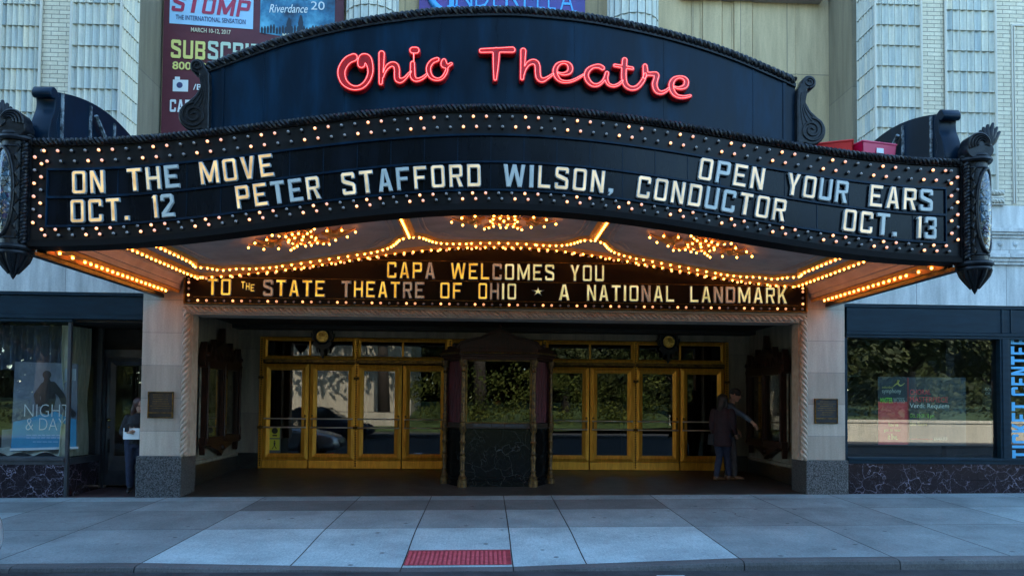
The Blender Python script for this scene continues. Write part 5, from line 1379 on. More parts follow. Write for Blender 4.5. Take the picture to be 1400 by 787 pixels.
# ------------------------------------------------------------------ crates left on the marquee roof
def crate(cx_, cy_, rot, label, mat, wid, tag_):
    root = thing('crate', label, 'crate', (cx_, cy_, 4.425), 'plastic crates on the marquee roof'); root.rotation_euler = (0, 0, rot)
    b = MB(); H = .40; w0, w1 = wid*.45, wid*.5; d0, d1 = .15, .18; th = .012
    OFF_ = OFF[root]
    for sgn, along in ((-1, 'x'), (1, 'x'), (-1, 'y'), (1, 'y')):
        rows = [(0, .10), (.10, .24), (.24, .33), (.33, H)]
        cols = 7 if along == 'x' else 5
        for ri, (a, c) in enumerate(rows):
            for k in range(cols):
                u0, u1 = k/cols*2-1, (k+1)/cols*2-1
                if ri == 2 and k in (cols//2, cols//2-(cols % 2 == 0)): continue
                if ri == 1 and k % 2 == 1: u0 += .02; u1 -= .02
                def p(u, z, t):
                    f = z/H; wx = w0+(w1-w0)*f; dy = d0+(d1-d0)*f
                    return (u*wx, sgn*(dy-t), z) if along == 'x' else (sgn*(wx-t), u*dy, z)
                b.add([p(u0, a, 0), p(u1, a, 0), p(u1, c, 0), p(u0, c, 0), p(u0, a, th), p(u1, a, th), p(u1, c, th), p(u0, c, th)], [(0, 1, 2, 3), (7, 6, 5, 4), (0, 4, 5, 1), (1, 5, 6, 2), (2, 6, 7, 3), (3, 7, 4, 0)])
    b.v = [(p[0]+OFF_.x, p[1]+OFF_.y, p[2]+OFF_.z) for p in b.v]
    b.build('side_wall', mat, root)
    b = MB(); b.box(OFF_.x-w0, OFF_.x+w0, OFF_.y-d0, OFF_.y+d0, OFF_.z+.002, OFF_.z+.014)
    b.build('base', mat, root)
    b = MB()
    b.tube([(OFF_.x+x, OFF_.y+y, OFF_.z+H) for x, y in ((-w1, -d1), (w1, -d1), (w1, d1), (-w1, d1))], .014, 6, True); b.build('rim', mat, root)
    if tag_:
        b = MB(); b.box(OFF_.x-.05, OFF_.x+.05, OFF_.y-d1-.010, OFF_.y-d1+.004, OFF_.z+.27, OFF_.z+.33); b.build('label_plate', M['p_white'], root)
M['crate_red'] = plain('orange red plastic', (.72, .025, .025), .4); M['crate_pink'] = plain('crimson plastic', (.55, .006, .085), .4)
crate(4.14, -3.12, R(-24), 'orange red plastic crate with a handle slot beside the big scroll', M['crate_red'], .44, False)
crate(4.60, -3.12, R(14), 'crimson plastic crate with a white label beside the side crest', M['crate_pink'], .50, True)

# ------------------------------------------------------------------ left shop: drapes, poster, notice
def fold_sheet(b, path, z0, z1, amp, per, nz=6, gather=None):
    """a hanging cloth with folds along a plan path"""
    n = 90; a, c = Vector((*path[0], 0)), Vector((*path[1], 0)); t = (c-a); nn = Vector((-t.y, t.x, 0)).normalized(); rows = []
    for j in range(nz+1):
        z = z0+(z1-z0)*j/nz; g = gather(j/nz) if gather else 1
        mid = a+t*.5
        rows.append([tuple((mid+(a+t*(k/n)-mid)*g+nn*(amp*math.sin(2*math.pi*k/n*per+.4*math.sin(k*.21)+j*.05)+.3*amp*math.sin(5.3*k/n*per+1.3)))[:2])+(z,) for k in range(n+1)])
    b.loft(rows, False, False)
M['drape_pale'] = stuff_mat('pale green drape', (.30, .32, .24), (.50, .52, .40), 4, .75, bmp=.05, stretch=(4, 4, .4))
M['drape_navy'] = stuff_mat('navy valance', (.012, .03, .06), (.03, .065, .11), 4, .6, bmp=.05)
M['satin'] = stuff_mat('cream satin', (.42, .42, .34), (.62, .60, .48), 4, .4, bmp=.05)
b = MB(); fold_sheet(b, ((-7.16, .38), (-7.04, 1.0)), .60, 2.76, .035, 7, 10, lambda q: 1-.25*math.exp(-((q-.42)/.18)**2)); o = b.build('curtain', M['drape_pale'], None, smooth=True)
tag(o, 'pale green floor length curtain gathered behind the splayed shop window', 'curtain')
b = MB(); fold_sheet(b, ((-11.6, .52), (-7.25, .50)), 2.02, 2.76, .045, 34, 4); o = b.build('valance', M['drape_navy'], None, smooth=True)
tag(o, 'dark blue pleated valance across the top of the left shop window', 'valance')
b = MB(); rows = []
for j in range(9):
    rows.append([(-9.6+2.5*k/60, .42+.55*j/8, .605+.10*abs(math.sin(k*.33+j*.6))*(.4+.6*math.sin(j*.4+.5))+.012*j) for k in range(61)])
b.loft(rows, False, False); o = b.build('fabric', M['satin'], None, smooth=True); tag(o, 'crumpled cream satin cloth laid under the dance poster in the window', 'cloth')
PY = .45
root = thing('window_poster', 'standing poster with blue lower half and thin white words Night and Day', 'poster', (-7.75, PY, .62))
def pq(u, v, y=PY-.008): return at(u, v, y)
c0, c1, c2, c3 = pq(14, 617), pq(104, 610), pq(106, 497), pq(20, 494)
b = MB(); b.prism([c0, c1, c2, c3], PY, PY+.02); b.build('board', stuff_mat('grey photo print', (.10, .12, .15), (.22, .25, .29), 2.2, .5, bmp=0), root)
b = MB(); b.prism([c0, c1, pq(104, 573), pq(92, 571), pq(76, 562), pq(55, 566), pq(36, 573), pq(18, 576)], PY-.004, PY-.001)
b.build('blue_panel', stuff_mat('blue print', (.03, .26, .46), (.07, .36, .56), 2, .5, bmp=0), root)
b = MB(); b.prism([pq(14, 616), pq(107, 613), pq(107, 610), pq(14, 612.5)], PY-.02, PY-.001); b.build('foot_rail', M['p_white'], root)
sk = MB()
lo = sdf_outline([[(*pq(64, 512), .07)], [(*pq(64, 520), .05), (*pq(65, 530), .11), (*pq(66, 545), .12), (*pq(64, 558), .10)], [(*pq(60, 527), .06), (*pq(50, 540), .05), (*pq(52, 552), .04), (*pq(66, 547), .04)], [(*pq(72, 526), .06), (*pq(84, 540), .05), (*pq(90, 556), .05), (*pq(100, 566), .05)]], 0, .01)
vs, fs = flat_curve(lo, .001, 0, 0); sk.add([(v[0], PY-.006-v[2], v[1]) for v in vs], fs); sk.build('figure_print', plain('dark figure print', (.012, .012, .016), .6), root)
tx(root, 'lettering', 'NIGHT', 33, 552, 96, 569, M['p_white'], -.018, PY-.012, slope=0)
tx(root, 'lettering', '& DAY', 35, 571, 90, 587.5, M['p_white'], -.018, PY-.012, slope=0)
b = MB()
for v, u0, u1 in ((595, 36, 88), (598.5, 36, 90), (604, 45, 92)):
    u = u0
    while u < u1:
        l = rng.uniform(3, 8); xa, za = pq(u, v); xb, zb = pq(min(u+l, u1), v-1.0); b.box(xa, xb, PY-.008, PY-.006, za, zb); u += l+1.5
b.build('small_print', M['p_blue'], root, kind='stuff')
xa, za = at(89, 520, .28); xb, zb = at(106, 504, .28)
b = MB(); b.box(-6.99, -6.985, .18, .42, za, zb); b.box(xa, xb-.02, .27, .275, za, zb); o = b.build('notice', plain('pale blue paper', (.34, .42, .44), .7), None); tag(o, 'small pale blue sheet fixed inside the left shop window corner', 'notice')
b = MB(); b.box(-8.42, -8.05, .9, 1.15, .60, 1.02); b.box(-8.40, -8.07, .885, .90, .66, .98); o = b.build('white_box', plain('white card', (.22, .23, .22), .7), None, bevel=.01); tag(o, 'dim white box on the window floor behind the dance poster', 'box')

# ------------------------------------------------------------------ right shop: posters and lettering
GY = .20
root = thing('concert_poster', 'concert poster with red strip and coloured words behind the ticket office glass', 'poster', (7.0, GY, .8))
def bx(b, u0, v0, u1, v1, y, th=.003):
    x0, z0 = at(u0, v1, y); x1, z1 = at(u1, v0, y); b.box(x0, x1, y, y+th, z0, z1)
b = MB(); bx(b, 1201, 516, 1320, 608, GY, .012); b.build('board', plain('near black print', (.018, .045, .055), .45), root)
b = MB(); bx(b, 1201, 549, 1241, 607, GY-.003, .002); b.build('red_strip', stuff_mat('red print', (.62, .05, .06), (.75, .08, .08), 3, .5, bmp=0), root)
b = MB(); bx(b, 1241, 516, 1242.5, 607, GY-.003, .002); b.build('red_rule', plain('dull red rule', (.25, .03, .03), .5), root)
M['p_lime'] = plain('bright green print', (.22, .70, .06), .5); M['p_dullred'] = plain('dull red ink', (.72, .05, .08), .5); M['p_olive'] = plain('olive ink', (.55, .55, .12), .5); M['p_mint'] = plain('mint print', (.75, .92, .82), .5)
TY = GY-.006
for s_, u0, v0, u1, v1, mt, bd in (('columbus', 1206, 527, 1221, 530.5, 'p_olive', .0), ('symphony', 1206, 531, 1232, 538.5, 'p_green', .0), ('MASTER', 1203.5, 543, 1220.5, 550.5, 'p_lime', .02), ('WORKS', 1221.5, 543, 1236.5, 550.5, 'p_green', -.01),
        ('CHORAL', 1244, 532, 1272.5, 539, 'p_dullred', .0), ('MASTERPIECE', 1244, 542, 1296, 549, 'p_dullred', .0), ('Verdi: Requiem', 1244, 551, 1297.5, 559, 'p_mint', .0), ('Oct. 28-29 / 8 pm', 1244, 565, 1277, 572, 'p_lime', .0), ('Ohio Theatre', 1244, 577, 1267.5, 581.5, 'p_olive', .0),
        ("You've", 1214, 577, 1228, 582.5, 'p_yellow', .0), ('got to hear', 1208.5, 585, 1231.5, 590.5, 'p_yellow', .0), ('it live.', 1214, 592.5, 1227.5, 600.5, 'p_yellow', .0), ('columbussymphony.com', 1245, 598, 1275, 601.5, 'p_dullred', .0), ('614-469-0939', 1277, 597, 1295, 602, 'p_cream', .01)):
    tx(root, 'lettering', s_, u0, v0, u1, v1, M[mt], bd, TY, slope=0)
P = [at(u, v, TY) for u, v in ((1221, 528), (1226, 524), (1229, 519.5), (1227, 523), (1231, 527), (1237, 523.5))]
b = MB(); b.tube([(p[0], TY, p[1]) for p in catmull(P, 5)], [.004+.012*math.sin(math.pi*k/25) for k in range(26)], 5); b.build('logo', M['p_olive'], root, smooth=True)
root = thing('small_sign', 'small dark sign with pale green words hanging right of the concert poster', 'sign', (8.15, .45, 1.6))
b = MB(); bx(b, 1343, 526, 1363, 556, .45, .006); b.build('board', plain('dark green board', (.010, .030, .024), .5), root)
tx(root, 'lettering', 'SOLD', 1347, 530, 1360, 534, M['p_mint'], .01, .445, slope=0); tx(root, 'lettering', 'OUT', 1347, 535.5, 1360, 539.5, M['p_mint'], .01, .445, slope=0)
root = thing('window_lettering', 'tall light blue words ticket center running up the window glass', 'sign', (9.0, .15, .7))
za, zb = at(1390, 627, .15)[1], at(1390, 459, .15)[1]; xa, xb = at(1383, 540, .15)[0], at(1409, 540, .15)[0]
b = MB(); zm = za+(zb-za)*.485; put_block(b, 'TICKET', xa, xb, za, zm-.05, .152, vert=True); b.build('lettering', M.setdefault('p_vinyl', plain('light blue vinyl', (.08, .42, .72), .4)), root); b = MB(); put_block(b, 'CENTER', xa, xb, zm+.06, zb, .152, vert=True); b.build('lettering', M['p_vinyl'], root)
# ------------------------------------------------------------------ people
def tapered(b, pts, n=10):
    P = catmull([(*p[0], p[1]) for p in pts], 4) if len(pts) > 2 else np.array([(*p[0], p[1]) for p in pts])
    b.tube([tuple(p[:3]) for p in P], [float(p[3]) for p in P], n)
    b.ball(pts[0][0], pts[0][1]*.98, 10, 6); b.ball(pts[-1][0], pts[-1][1]*.98, 10, 6)
def welded(b, name, mat, parent, vox=.008, it=4):
    o = b.build(name, mat, parent)
    r_ = o.modifiers.new('weld', 'REMESH'); r_.mode = 'VOXEL'; r_.voxel_size = vox; r_.use_smooth_shade = True
    s_ = o.modifiers.new('soften', 'SMOOTH'); s_.iterations = it; s_.factor = .5
    return o
def oval(b, pts, n=14):     # a trunk of oval sections: (centre, half width vector, half depth vector)
    b.loft([[tuple(Vector(c)+Vector(u)*math.cos(2*math.pi*k/n)+Vector(v)*math.sin(2*math.pi*k/n)) for k in range(n)] for c, u, v in pts])
def hand(b, wrist, d, palm, size=1.):
    """palm and five bent fingers: d points along the hand, palm is the side the fingers close to"""
    d = Vector(d).normalized(); pn = Vector(palm); pn = (pn-d*pn.dot(d)).normalized(); sd_ = d.cross(pn); w_ = Vector(wrist); s = size
    b.tube([w_, w_+d*.04*s, w_+d*.085*s], [.026*s, .033*s, .030*s], 8)
    for k, (o_, L) in enumerate(((-.030, .070), (-.010, .080), (.010, .076), (.029, .060))):
        p0 = w_+d*.078*s+sd_*o_*s; p1 = p0+d*L*.5*s+pn*.006*s; p2 = p1+(d*.8+pn*.6).normalized()*L*.32*s; p3 = p2+(d*.5+pn*.85).normalized()*L*.28*s
        b.tube([p0-d*.02*s, p0, p1, p2, p3], [.010*s, .0095*s, .009*s, .0085*s, .007*s], 6)
    q = w_+d*.03*s-sd_*.028*s; b.tube([q, q-sd_*.028*s+d*.02*s, q-sd_*.036*s+d*.05*s+pn*.012*s], [.013*s, .011*s, .008*s], 6)
def head(b, c, f, up, r=.098):
    """skull, jaw, nose, ears about centre c looking along f"""
    f = Vector(f).normalized(); up = Vector(up); up = (up-f*up.dot(f)).normalized(); sd_ = f.cross(up); c = Vector(c)
    rings = []
    for h, w_, d0, d1 in ((-.118, .020, .030, .07), (-.105, .042, .02, .088), (-.075, .056, -.05, .092), (-.04, .066, -.082, .095), (0, .072, -.098, .097), (.04, .074, -.102, .098), (.075, .068, -.095, .085), (.10, .050, -.07, .06), (.115, .02, -.03, .025)):
        rings.append([tuple(c+up*h*r/.098+sd_*w_*math.cos(a)*r/.098+f*((d0+d1)/2+(d1-d0)/2*math.sin(a))*r/.098) for a in np.linspace(0, 2*math.pi, 16, endpoint=False)])
    b.loft(rings)
    b.tube([c+f*.092+up*.02, c+f*.108-up*.015, c+f*.118-up*.032, c+f*.098-up*.042], [.010, .012, .015, .010], 6)
    for s in (-1, 1): b.ball(c+sd_*s*.073-up*.005, .024, 8, 6, (.6, .8, 1.2))
    return f, up, sd_
def face_bits(root, c, f, up, sd_):
    c = Vector(c)
    for s in (-1, 1):
        b = MB(); b.ball(c+f*.090+sd_*s*.031+up*.012, .010, 8, 6); b.build('eye', M['eye'], root, smooth=True)
    b = MB(); b.tube([c+f*.090-sd_*.022-up*.066, c+f*.099-up*.064, c+f*.090+sd_*.022-up*.066], .006, 6); b.build('lips', M['lips'], root, smooth=True)
M['skin'] = stuff_mat('skin', (.36, .20, .14), (.46, .27, .19), 12, .5, bmp=.02); M['eye'] = plain('dark eye', (.02, .015, .012), .15); M['lips'] = plain('lips', (.30, .10, .09), .4)
M['hair_dark'] = stuff_mat('dark hair', (.010, .007, .006), (.028, .018, .013), 30, .45, bmp=.3, stretch=(3, 3, .4))
M['hair_red'] = stuff_mat('auburn hair', (.022, .008, .006), (.06, .022, .014), 30, .45, bmp=.3, stretch=(3, 3, .4))
M['jeans'] = stuff_mat('blue jeans', (.009, .014, .034), (.018, .027, .06), 16, .85, bmp=.1); M['trouser'] = stuff_mat('grey trousers', (.035, .035, .04), (.06, .06, .065), 14, .85)
M['shirt_blue'] = stuff_mat('slate blue shirt', (.06, .085, .125), (.10, .13, .18), 8, .85, bmp=.1); M['coat_plum'] = stuff_mat('plum coat', (.014, .005, .009), (.03, .012, .017), 8, .85, bmp=.1)
M['black_cloth'] = stuff_mat('black knit', (.008, .008, .010), (.02, .02, .024), 18, .85, bmp=.1); M['shoe'] = plain('brown shoe', (.12, .06, .03), .4); M['shoe_black'] = plain('black shoe', (.012, .012, .013), .35)

def legs(b, hipc, sdv, feet, kn, r0=.085, r1=.058, r2=.045, grow_=0.):
    for hs, ft, k in zip((-1, 1), feet, kn):
        h = Vector(hipc)+Vector(sdv)*hs*.085
        tapered(b, [(tuple(h), r0+grow_), (tuple((h+Vector(k))/2), (r0+r1)/2+.004+grow_), (k, r1+grow_), ((Vector(k)*.55+Vector(ft)*.45)[:], r1*.95+grow_), (ft, r2+grow_)])
def shoe(root, ft, f, mat):
    ft = Vector(ft); f = Vector(f).normalized(); z = ft.z
    b = MB(); b.tube([ft-f*.06+Vector((0, 0, -.045)), ft+Vector((0, 0, -.035)), ft+f*.09+Vector((0, 0, -.048)), ft+f*.17+Vector((0, 0, -.056))], [.036, .045, .038, .024], 10)
    b.ball(ft+f*.165+Vector((0, 0, -.056)), .026, 8, 6); b.tube([ft+Vector((0, 0, -.03)), ft+Vector((0, 0, .03))], [.044, .042], 10)
    return welded(b, 'shoe', mat, root, .008, 2)

# the man pointing at the display case
fz = z_lobby(4.45, 1.95)
PX, PYY = 4.42, 1.98
mroot = thing('person', 'person in dark cap and slate blue shirt pointing at the display case', 'person', (PX, PYY, fz), 'people at the entrance')
Z = lambda h: fz+h
fwd = Vector((.86, -.5, 0)).normalized(); sdv = Vector((.5, .86, 0)).normalized()     # sdv points to his left
hip = Vector((PX, PYY, Z(.90)))
feet = [tuple(Vector((PX, PYY, Z(.09)))-sdv*.10+fwd*.10), tuple(Vector((PX, PYY, Z(.09)))+sdv*.09-fwd*.06)]
kn = [tuple(Vector((PX, PYY, Z(.48)))-sdv*.09+fwd*.08), tuple(Vector((PX, PYY, Z(.48)))+sdv*.09+fwd*.02)]
hc = Vector((PX, PYY, Z(1.60)))+fwd*.10
neck = Vector((PX, PYY, Z(1.46)))+fwd*.02
shR = Vector((PX, PYY, Z(1.38)))-sdv*.185; shL = Vector((PX, PYY, Z(1.38)))+sdv*.185
elR = Vector((4.60, 1.66, Z(1.20))); wrR = Vector((4.71, 1.50, Z(1.07)))
elL = shL+Vector((-.04, .06, -.28)); wrL = elL+fwd*.16+Vector((0, 0, -.18))
b = MB()
head(b, hc, fwd+Vector((.12, 0, -.32)), (0, 0, 1)); b.tube([neck-Vector((0, 0, .06)), neck+fwd*.04+Vector((0, 0, .06))], [.06, .055], 10)
oval(b, [(hip-Vector((0, 0, .06)), sdv*.15, fwd*.10), (hip+Vector((0, 0, .15)), sdv*.15, fwd*.10), (hip+Vector((0, 0, .35)), sdv*.165, fwd*.11), (hip+Vector((0, 0, .50)), sdv*.15, fwd*.09), (hip+Vector((0, 0, .56)), sdv*.07, fwd*.06)])
for sh, el, wr in ((shR, elR, wrR), (shL, elL, wrL)): tapered(b, [(tuple(sh), .05), (tuple(el), .038), (tuple(wr), .027)])
dR = (wrR-elR).normalized(); hand(b, wrR, dR+Vector((0, 0, -.15)), (0, 0, -1)); hand(b, wrL, (wrL-elL).normalized(), -fwd)
legs(b, hip, sdv, feet, kn)
bd = welded(b, 'body', M['skin'], mroot, .007, 3)
f_, u_, s_ = head(MB(), hc, fwd+Vector((.12, 0, -.32)), (0, 0, 1)); face_bits(mroot, hc, f_, u_, s_)
b = MB()
oval(b, [(hip-Vector((0, 0, .10)), sdv*.175, fwd*.125), (hip+Vector((0, 0, .15)), sdv*.168, fwd*.122), (hip+Vector((0, 0, .35)), sdv*.185, fwd*.130), (hip+Vector((0, 0, .49)), sdv*.17, fwd*.105), (hip+Vector((0, 0, .55)), sdv*.085, fwd*.075)])
tapered(b, [(tuple(shR), .068), (tuple(shR*.5+elR*.5), .058), (tuple(elR), .05), (tuple(elR*.35+wrR*.65), .042)]); tapered(b, [(tuple(shL), .068), (tuple(elL), .05), (tuple(elL*.4+wrL*.6), .042)])
welded(b, 'shirt', M['shirt_blue'], mroot, .011, 4)
b = MB(); legs(b, hip, sdv, [tuple(Vector(q)+Vector((0, 0, .02))) for q in feet], kn, grow_=.018); oval(b, [(hip-Vector((0, 0, .10)), sdv*.165, fwd*.12), (hip+Vector((0, 0, .02)), sdv*.165, fwd*.118)]); welded(b, 'trousers', M['trouser'], mroot, .011, 4)
for q in feet: shoe(mroot, q, fwd, M['shoe'])
b = MB(); rings = []
for h, r_ in ((-.005, .093), (.05, .098), (.085, .09), (.11, .065), (.125, .02)): rings.append([tuple(hc+u_*h-f_*.008+s_*r_*.84*math.cos(a)+f_*r_*1.1*math.sin(a)) for a in np.linspace(0, 2*math.pi, 18, endpoint=False)])
b.loft(rings); cp = b.build('cap', M['black_cloth'], mroot, smooth=True)
b = MB(); b.loft([[tuple(hc+u_*(.035-.02*q)+f_*(.085+.075*q)+s_*.075*math.sin(a)*(1-.35*q)-f_*.03*(1-math.cos(a))) for a in np.linspace(-1.2, 1.2, 9)] for q in (0, .5, 1)], False, False)
b.build('brim', M['black_cloth'], cp, smooth=True)

# the woman beside him, seen from behind
wx, wy = 4.20, 1.72; fz2 = z_lobby(wx, wy)
wroot = thing('person', 'person with dark hair, plum coat and blue jeans seen from behind', 'person', (wx, wy, fz2), 'people at the entrance')
Z = lambda h: fz2+h
fwd = Vector((.55, .83, 0)).normalized(); sdv = Vector((-.83, .55, 0)).normalized()
hip = Vector((wx, wy, Z(.84)))
feet = [tuple(Vector((wx, wy, Z(.09)))+Vector((.14, .06, 0))), tuple(Vector((wx, wy, Z(.09)))+Vector((-.12, -.02, 0)))]
kn = [tuple(Vector((wx+.10, wy+.06, Z(.46)))), tuple(Vector((wx-.05, wy+.03, Z(.46))))]
hc = Vector((wx, wy, Z(1.49)))+fwd*.04; neck = Vector((wx, wy, Z(1.35)))
shR = Vector((wx, wy, Z(1.29)))-sdv*.165; shL = Vector((wx, wy, Z(1.29)))+sdv*.165
elR = shR+Vector((.04, -.02, -.26)); wrR = elR+fwd*.14+Vector((0, 0, -.17)); elL = shL+Vector((-.05, -.03, -.26)); wrL = elL+fwd*.10+Vector((.02, 0, -.20))
hf = fwd+Vector((.35, 0, -.1))
b = MB(); head(b, hc, hf, (0, 0, 1), .094); b.tube([neck-Vector((0, 0, .06)), neck+Vector((0, 0, .07))], [.052, .046], 10)
oval(b, [(hip-Vector((0, 0, .06)), sdv*.155, fwd*.11), (hip+Vector((0, 0, .15)), sdv*.13, fwd*.09), (hip+Vector((0, 0, .34)), sdv*.145, fwd*.10), (hip+Vector((0, 0, .46)), sdv*.14, fwd*.08), (hip+Vector((0, 0, .52)), sdv*.06, fwd*.05)])
for sh, el, wr in ((shR, elR, wrR), (shL, elL, wrL)):
    tapered(b, [(tuple(sh), .045), (tuple(el), .034), (tuple(wr), .024)]); hand(b, wr, (wr-el).normalized(), fwd, .9)
legs(b, hip, sdv, feet, kn, .085, .055, .04)
welded(b, 'body', M['skin'], wroot, .007, 3)
f_, u_, s_ = head(MB(), hc, hf, (0, 0, 1)); face_bits(wroot, hc, f_, u_, s_)
b = MB(); oval(b, [(hip-Vector((0, 0, .20)), sdv*.180, fwd*.14), (hip-Vector((0, 0, .02)), sdv*.170, fwd*.135), (hip+Vector((0, 0, .17)), sdv*.148, fwd*.12), (hip+Vector((0, 0, .34)), sdv*.175, fwd*.125), (hip+Vector((0, 0, .46)), sdv*.16, fwd*.10), (hip+Vector((0, 0, .53)), sdv*.08, fwd*.07)])
for sh, el, wr in ((shR, elR, wrR), (shL, elL, wrL)): tapered(b, [(tuple(sh), .066), (tuple(el), .055), (tuple(el*.2+wr*.8), .045)])
welded(b, 'coat', M['coat_plum'], wroot, .011, 4)
b = MB(); legs(b, hip, sdv, [tuple(Vector(q)+Vector((0, 0, .02))) for q in feet], kn, .085, .056, .04, .012); oval(b, [(hip-Vector((0, 0, .10)), sdv*.165, fwd*.12), (hip+Vector((0, 0, .02)), sdv*.16, fwd*.115)]); welded(b, 'jeans', M['jeans'], wroot, .011, 4)
for q in feet: shoe(wroot, q, fwd*.6+Vector((.5, -.2, 0)), M['shoe'])
b = MB(); b.ball(hc-f_*.022+u_*.028, .108, 14, 9, (1, 1, .98)); b.tube([hc-f_*.05, hc-f_*.075-u_*.12, hc-f_*.07-u_*.21], [.085, .085, .05], 10)
for s in (-1, 1): b.tube([hc+s_*s*.06-f_*.01+u_*.03, hc+s_*s*.078-f_*.012-u_*.08, hc+s_*s*.07-f_*.03-u_*.19], [.04, .04, .022], 8)
welded(b, 'hair', M['hair_dark'], wroot, .01, 3)
b = MB(); hb = shL+Vector((-.06, -.05, -.42)); b.tube([hb, hb+Vector((0, 0, -.2))], [.06, .075], 10); b.tube([hb, shL+Vector((-.02, -.02, .05)), hb+Vector((.05, .1, 0))], .01, 6)
o = welded(b, 'handbag', M['black_cloth'], None, .01, 2); tag(o, 'black handbag hanging from the shoulder of the plum coat', 'handbag')

# the woman leaning in the shop doorway on the left
wx, wy = -5.97, .44; fz3 = .03
lroot = thing('person', 'person with long auburn hair holding a white folder in the shop doorway', 'person', (wx, wy, fz3), 'people at the entrance')
Z = lambda h: fz3+h
fwd = Vector((.25, -.97, 0)).normalized(); sdv = Vector((.97, .25, 0)).normalized()
hip = Vector((wx+.0, wy, Z(.83)))
feet = [tuple(Vector((wx-.06, wy-.06, Z(.085)))), tuple(Vector((wx+.06, wy+.02, Z(.085))))]
kn = [tuple(Vector((wx-.07, wy-.06, Z(.45)))), tuple(Vector((wx+.08, wy-.01, Z(.45))))]
hc = Vector((wx+.05, wy-.03, Z(1.43))); neck = Vector((wx+.03, wy, Z(1.29)))
shR = Vector((wx+.02, wy, Z(1.22)))-sdv*.16; shL = Vector((wx+.02, wy, Z(1.22)))+sdv*.16
elR = shR+Vector((-.06, -.06, -.24)); wrR = elR+Vector((.17, -.13, .01)); elL = shL+Vector((.03, -.06, -.25)); wrL = elL+Vector((-.15, -.13, .05))
hf = Vector((.55, -.8, -.25))
b = MB(); head(b, hc, hf, (0, 0, 1), .094); b.tube([neck-Vector((0, 0, .06)), neck+Vector((0, 0, .07))], [.05, .045], 10)
oval(b, [(hip-Vector((0, 0, .06)), sdv*.15, fwd*.11), (hip+Vector((0, 0, .14)), sdv*.125, fwd*.09), (hip+Vector((0, 0, .30)), sdv*.14, fwd*.11), (hip+Vector((0, 0, .40)), sdv*.135, fwd*.08), (hip+Vector((0, 0, .46)), sdv*.06, fwd*.05)])
for sh, el, wr in ((shR, elR, wrR), (shL, elL, wrL)):
    tapered(b, [(tuple(sh), .045), (tuple(el), .034), (tuple(wr), .024)]); hand(b, wr, (wr-el).normalized(), (0, .5, .5), .9)
legs(b, hip, sdv, feet, kn, .085, .055, .04)
welded(b, 'body', M['skin'], lroot, .007, 3)
f_, u_, s_ = head(MB(), hc, hf, (0, 0, 1)); face_bits(lroot, hc, f_, u_, s_)
b = MB(); oval(b, [(hip-Vector((0, 0, .04)), sdv*.165, fwd*.125), (hip+Vector((0, 0, .14)), sdv*.145, fwd*.11), (hip+Vector((0, 0, .30)), sdv*.16, fwd*.13), (hip+Vector((0, 0, .40)), sdv*.15, fwd*.095), (hip+Vector((0, 0, .47)), sdv*.075, fwd*.065)])
for sh, el, wr in ((shR, elR, wrR), (shL, elL, wrL)): tapered(b, [(tuple(sh), .058), (tuple(el), .047), (tuple(el*.3+wr*.7), .036)])
welded(b, 'top', M['black_cloth'], lroot, .011, 4)
b = MB(); legs(b, hip, sdv, [tuple(Vector(q)+Vector((0, 0, .03))) for q in feet], kn, .09, .058, .042, .012); oval(b, [(hip-Vector((0, 0, .10)), sdv*.16, fwd*.12), (hip+Vector((0, 0, .0)), sdv*.155, fwd*.115)]); welded(b, 'jeans', M['jeans'], lroot, .011, 4)
for q in feet: shoe(lroot, q, fwd, M['shoe_black'])
b = MB(); b.ball(hc-f_*.020+u_*.028, .107, 14, 9, (1, 1, .98))
for s in (-1, 1): b.tube([hc+s_*s*.055-f_*.02+u_*.04, hc+s_*s*.085-f_*.01-u_*.10, hc+s_*s*.085-f_*.01-u_*.24, hc+s_*s*.075-u_*.36], [.045, .05, .045, .015], 8)
b.tube([hc-f_*.05, hc-f_*.075-u_*.15, hc-f_*.07-u_*.3], [.085, .085, .04], 10)
welded(b, 'hair', M['hair_red'], lroot, .01, 3)
b = MB(); c = (wrR+wrL)/2+Vector((0, -.03, -.03)); b.box(c.x-.13, c.x+.13, c.y-.012, c.y+.012, c.z-.10, c.z+.08); o = b.build('folder', M['p_white'], None, bevel=.004); tag(o, 'white folder held in folded arms in the shop doorway', 'folder')
b = MB(); b.box(c.x-.10, c.x-.03, c.y-.035, c.y-.022, c.z+.02, c.z+.15); o = b.build('phone', plain('black glass', (.02, .02, .025), .1), None, bevel=.003); tag(o, 'black phone held against the white folder in the doorway', 'phone')

